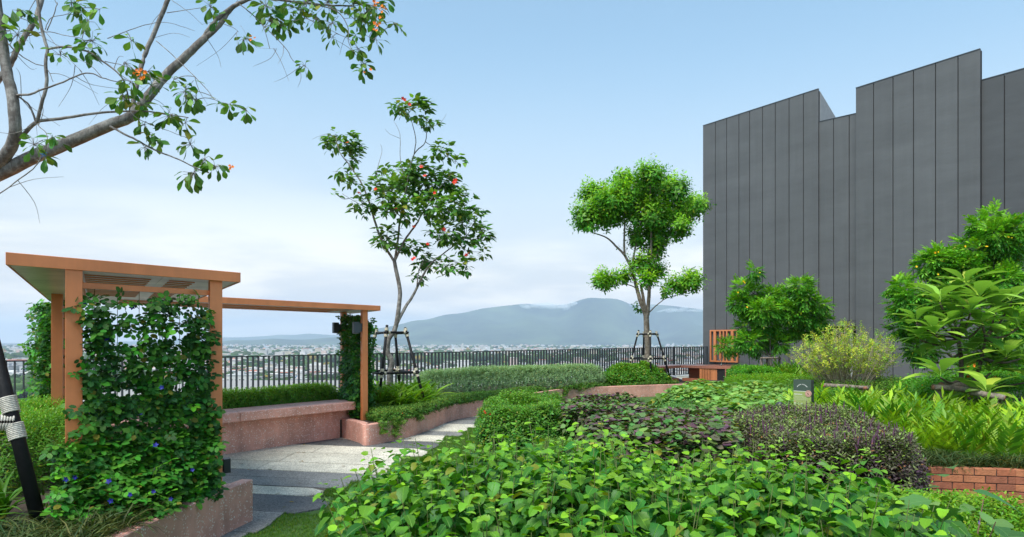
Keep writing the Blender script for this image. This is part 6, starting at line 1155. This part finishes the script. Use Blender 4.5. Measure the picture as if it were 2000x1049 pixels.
support(P(1264, 746, Dr_), [(P(1270, 645, 22.1), P(1271, 748, 21.8)), (P(1281.5, 647, 22.6), P(1311, 745, 22.4)), (P(1257.5, 649, 23.1), P(1256, 740, 23.5)), (P(1247.5, 645, 22.6), P(1222, 745, 22.6))], (652.5, 700), .030, 'four black poles tied with pale rope around the dense round-crowned tree', 22.6)
# the near support: one leg in view, the others left of the frame round the overhanging tree
t_ = thing('tree_support', Vector((-4.6, 5.1, .38)), 'thick black pole bound with flecked white rope at the left edge of the picture', 'tree support', 'black pole supports tied with rope'); r = .046
A_ = P(-48, 530, 5.0); B_ = P(82, 1042, 4.85); m = MB(); m.tube([B_, A_], [r * 1.05, r * .9], 14); m.build('pole', M_pole, t_); dP = (A_ - B_).normalized()
for A2, B2 in ((Vector((-4.95, 4.7, 2.3)), Vector((-5.6, 4.3, .36))), (Vector((-5.3, 5.7, 2.3)), Vector((-6.0, 6.2, .36)))): m = MB(); m.tube([B2, A2], [r, r * .9], 12); m.build('pole', M_pole, t_)
def onp(py): t = 0; z = EYE - (py - HY) / F * 4.95; return B_.lerp(A_, (z - B_.z) / (A_.z - B_.z))
J = onp(824); E_ = Vector((-5.3, 4.5, J.z + .02)); d = (E_ - J).normalized(); m = MB(); m.tube([J - d * .02, E_], .042, 12); m.build('rail', M_pole, t_)
coil(onp(791), dP, r * 1.12, .115, 9, .0072, M_roperm, t_); coil(onp(842), dP, r * 1.14, .115, 9, .0072, M_roperm, t_)
for k in range(7): 
    c_ = J + d * (.012 + .018 * k); m = MB(); x = Vector((0, 0, 1)); y = d.cross(x).normalized(); tw = -.35; m.tube([c_ + (x * math.cos(a) + y * math.sin(a)) * .054 + d * .03 * math.sin(a + tw) for a in [i * 2 * math.pi / 16 for i in range(17)]], .0078, 6, cap=False); m.build('rope_binding', M_roperm, t_)

# ---- log frames
def log(a, b, r, parent, ends=True):
    a, b = Vector(a), Vector(b); d = (b - a).normalized(); rg = random.Random(int(abs(a.x * 977 + b.z * 131))); m = MB(); pts_ = [a.lerp(b, i / 5) + Vector([rg.uniform(-.006, .006)] * 3) for i in range(6)]; m.tube(pts_, [r * rg.uniform(.88, 1.08) for _ in range(6)], 10); m.build('log', M_log, parent)
    if ends:
        for e, s in ((a, -1), (b, 1)): m = MB(); m.tube([e, e + d * s * .006], r * .93, 10); m.build('sawn_end', M_logend, parent)
def logframe(loc, posts_, bars, r, label):
    t_ = thing('log_frame', loc, label, 'plant support', 'weathered log frames round plants')
    for p, q in posts_: log(p, q, r, t_, False)
    for p, q in bars: log(p, q, r * .9, t_)
logframe(P(1655, 755, 13.6), [(P(1625, 815, 13.6), P(1625, 756, 13.6)), (P(1694, 815, 13.4), P(1694, 758, 13.4)), (P(1706, 815, 14.6), P(1706, 752, 14.6)), (P(1630, 815, 14.8), P(1630, 750, 14.8))], [(P(1604, 752.5, 13.5), P(1692, 757.5, 13.3)), (P(1690, 758.5, 13.1), P(1712, 751.5, 14.9)), (P(1622, 749.5, 14.9), P(1712, 750.5, 14.8)), (P(1608, 754, 13.2), P(1628, 749, 15))], .045, 'weathered log frame around the sparse variegated shrub')
logframe(P(1890, 810, 10.2), [(P(1834, 835, 10.1), P(1833, 757, 10.1)), (P(1949, 860, 9.7), P(1949, 775, 9.7)), (P(1935, 800, 11.2), P(1935, 752, 11.2))], [(P(1822, 756, 10.0), P(1908, 763, 10.0)), (P(1895, 766, 9.85), P(1962, 778, 9.6)), (P(1838, 752, 10.3), P(1930, 754, 11.2))], .05, 'thick weathered log frame around the broad-leaved plant')
b0 = MB()
t_ = thing('log_frame', P(1505, 715, 22), 'small dark post frame around the trunk of the small tree by the wall', 'plant support', 'weathered log frames round plants')
for x, d in ((1487, 21.6), (1498, 22.8), (1513, 21.5), (1522.5, 22.6)): m = MB(); m.tube([P(x, 728, d), P(x, 699, d)], .035, 8); m.build('post', M_log, t_)
for (x0, d0), (x1, d1) in (((1485, 21.6), (1515, 21.5)), ((1496, 22.8), (1525, 22.6)), ((1487, 21.5), (1498, 22.9)), ((1513, 21.4), (1523, 22.7))): m = MB(); m.tube([P(x0, 699.5, d0), P(x1, 699.5, d1)], .03, 8); m.build('cross_bar', M_log, t_)

# ---- small lights
def bollard(p, r, h, label):
    t_ = thing('bollard_light', p, label, 'garden light', 'small black garden lights'); m = MB(); m.tube([p, p + Vector((0, 0, h * .55))], r, 14); m.build('post', M_dark, t_); m = MB(); m.tube([p + Vector((0, 0, h * .55)), p + Vector((0, 0, h * .68))], r * .8, 14); m.build('lens', solid("bollard_lens", (.25, .26, .27), .3), t_); m = MB(); m.tube([p + Vector((0, 0, h * .68)), p + Vector((0, 0, h))], [r, r * .96], 14); m.build('cap', M_dark, t_)
bollard(at(917, 774, .33), .048, .36, 'short black bollard light standing in front of the silvery hedge')
p = P(1524, 792, 9.3); t_ = thing('spotlight', Vector((p.x, p.y, 0)), 'small round black spotlight among the plants left of the sign', 'garden light', 'small black garden lights'); m = MB(); m.tube([Vector((p.x, p.y, 0)), Vector((p.x, p.y, .84))], .012, 8); m.build('stake', M_dark, t_)
m = MB(); m.tube([p + Vector((-.01, -.04, 0)), p + Vector((.01, .05, .0))], .05, 18); m.build('spotlight_head', M_dark, t_)
p = at(938, 872, .0); m = MB(); m.tube([p, p + Vector((.22, .1, .16))], .018, 7); st = m.build('wooden_stake', M_log); tag(st, 'short weathered stake lying at the foot of the round green bush', 'stake')

# ---- mown grass
rs = np.random.RandomState(90); T_gb = T_join([(T_strap(.10, 2, .2, .4), rotm((math.cos(a), math.sin(a), 1.6), (-math.cos(a), -math.sin(a), .6), s_), (math.cos(a * 3) * .3, math.sin(a * 5) * .3, 0)) for a, s_ in ((0, 1), (1.3, .8), (2.5, 1.1), (3.9, .75), (5.2, .95))])
def sward(poly, n, seed, size):
    rs = np.random.RandomState(seed); P0 = np.array(poly); lo, hi = P0.min(0), P0.max(0); X = rs.uniform(lo[0], hi[0], n * 2); Y = rs.uniform(lo[1], hi[1], n * 2); ins, *_ = poly_info(poly, X, Y)
    for i in range(17):
        y0 = ys[i] + SL * (X + 2.5); y1 = ys[i + 1] + SL * (X + 2.5); ins &= ~((Y > y0) & (Y < y1) & (X < ends[i] - .03))
    X, Y = X[ins][:n], Y[ins][:n]; n = len(X); a = rs.rand(n) * 6.28; me = scatter_mesh('grass', T_gb, frames(np.stack([np.cos(a), np.sin(a), 0 * a], 1), np.array([0, 0, 1.]) + jit(rs, n, .15), size * rs.uniform(.7, 1.3, n)), np.stack([X, Y, np.zeros(n)], 1), np.clip(rs.normal(.25, .2, n), 0, 1)); o = link('grass', me, LM_lawn, None, 'stuff'); tag(o, 'short mown green grass between paving and shrub beds', 'grass')
LM_lawn = leaf_mat("lawn_blade", (.05, .16, .012), (.16, .28, .02), .55, .3, hv=.02)
sward([(-2.6, 3.0), (-1.0, 3.0), (-1.0, 8.5), (-1.3, 9.8), (-2.6, 7.0)], 22000, 91, .030)
sward([(-2.3, 8.0), (-.9, 5.4), (.6, 5.7), (.2, 9.4), (-.5, 11), (-.6, 13.0), (.1, 14.2), (.3, 16.5), (-.9, 15.5), (-2.0, 11)], 26000, 92, .036)

# ---- a few fallen leaves on the paving and walls
rs = np.random.RandomState(95); X = rs.uniform(-4.0, -.9, 90); Y = rs.uniform(6.9, 15.5, 90); ok = (Y > 6.6 + .5 * (X + 2.5)) & (X < -2.0 + (Y - 7) * .12) & (X > -4.3 + (Y - 9) * .28); X, Y = X[ok], Y[ok]; n = len(X); a = rs.rand(n) * 6.28
me = scatter_mesh('fallen_leaves', TO, frames(np.stack([np.cos(a), np.sin(a), 0 * a], 1), np.array([0, 0, 1.]) + jit(rs, n, .12), rs.uniform(.03, .07, n)), np.stack([X, Y, np.full(n, .022)], 1), rs.rand(n)); o = link('fallen_leaves', me, leaf_mat("fallen_leaf", (.10, .12, .03), (.30, .16, .04), .7, .1), None, 'stuff'); tag(o, 'scattered small fallen leaves on the striped paving', 'leaves')
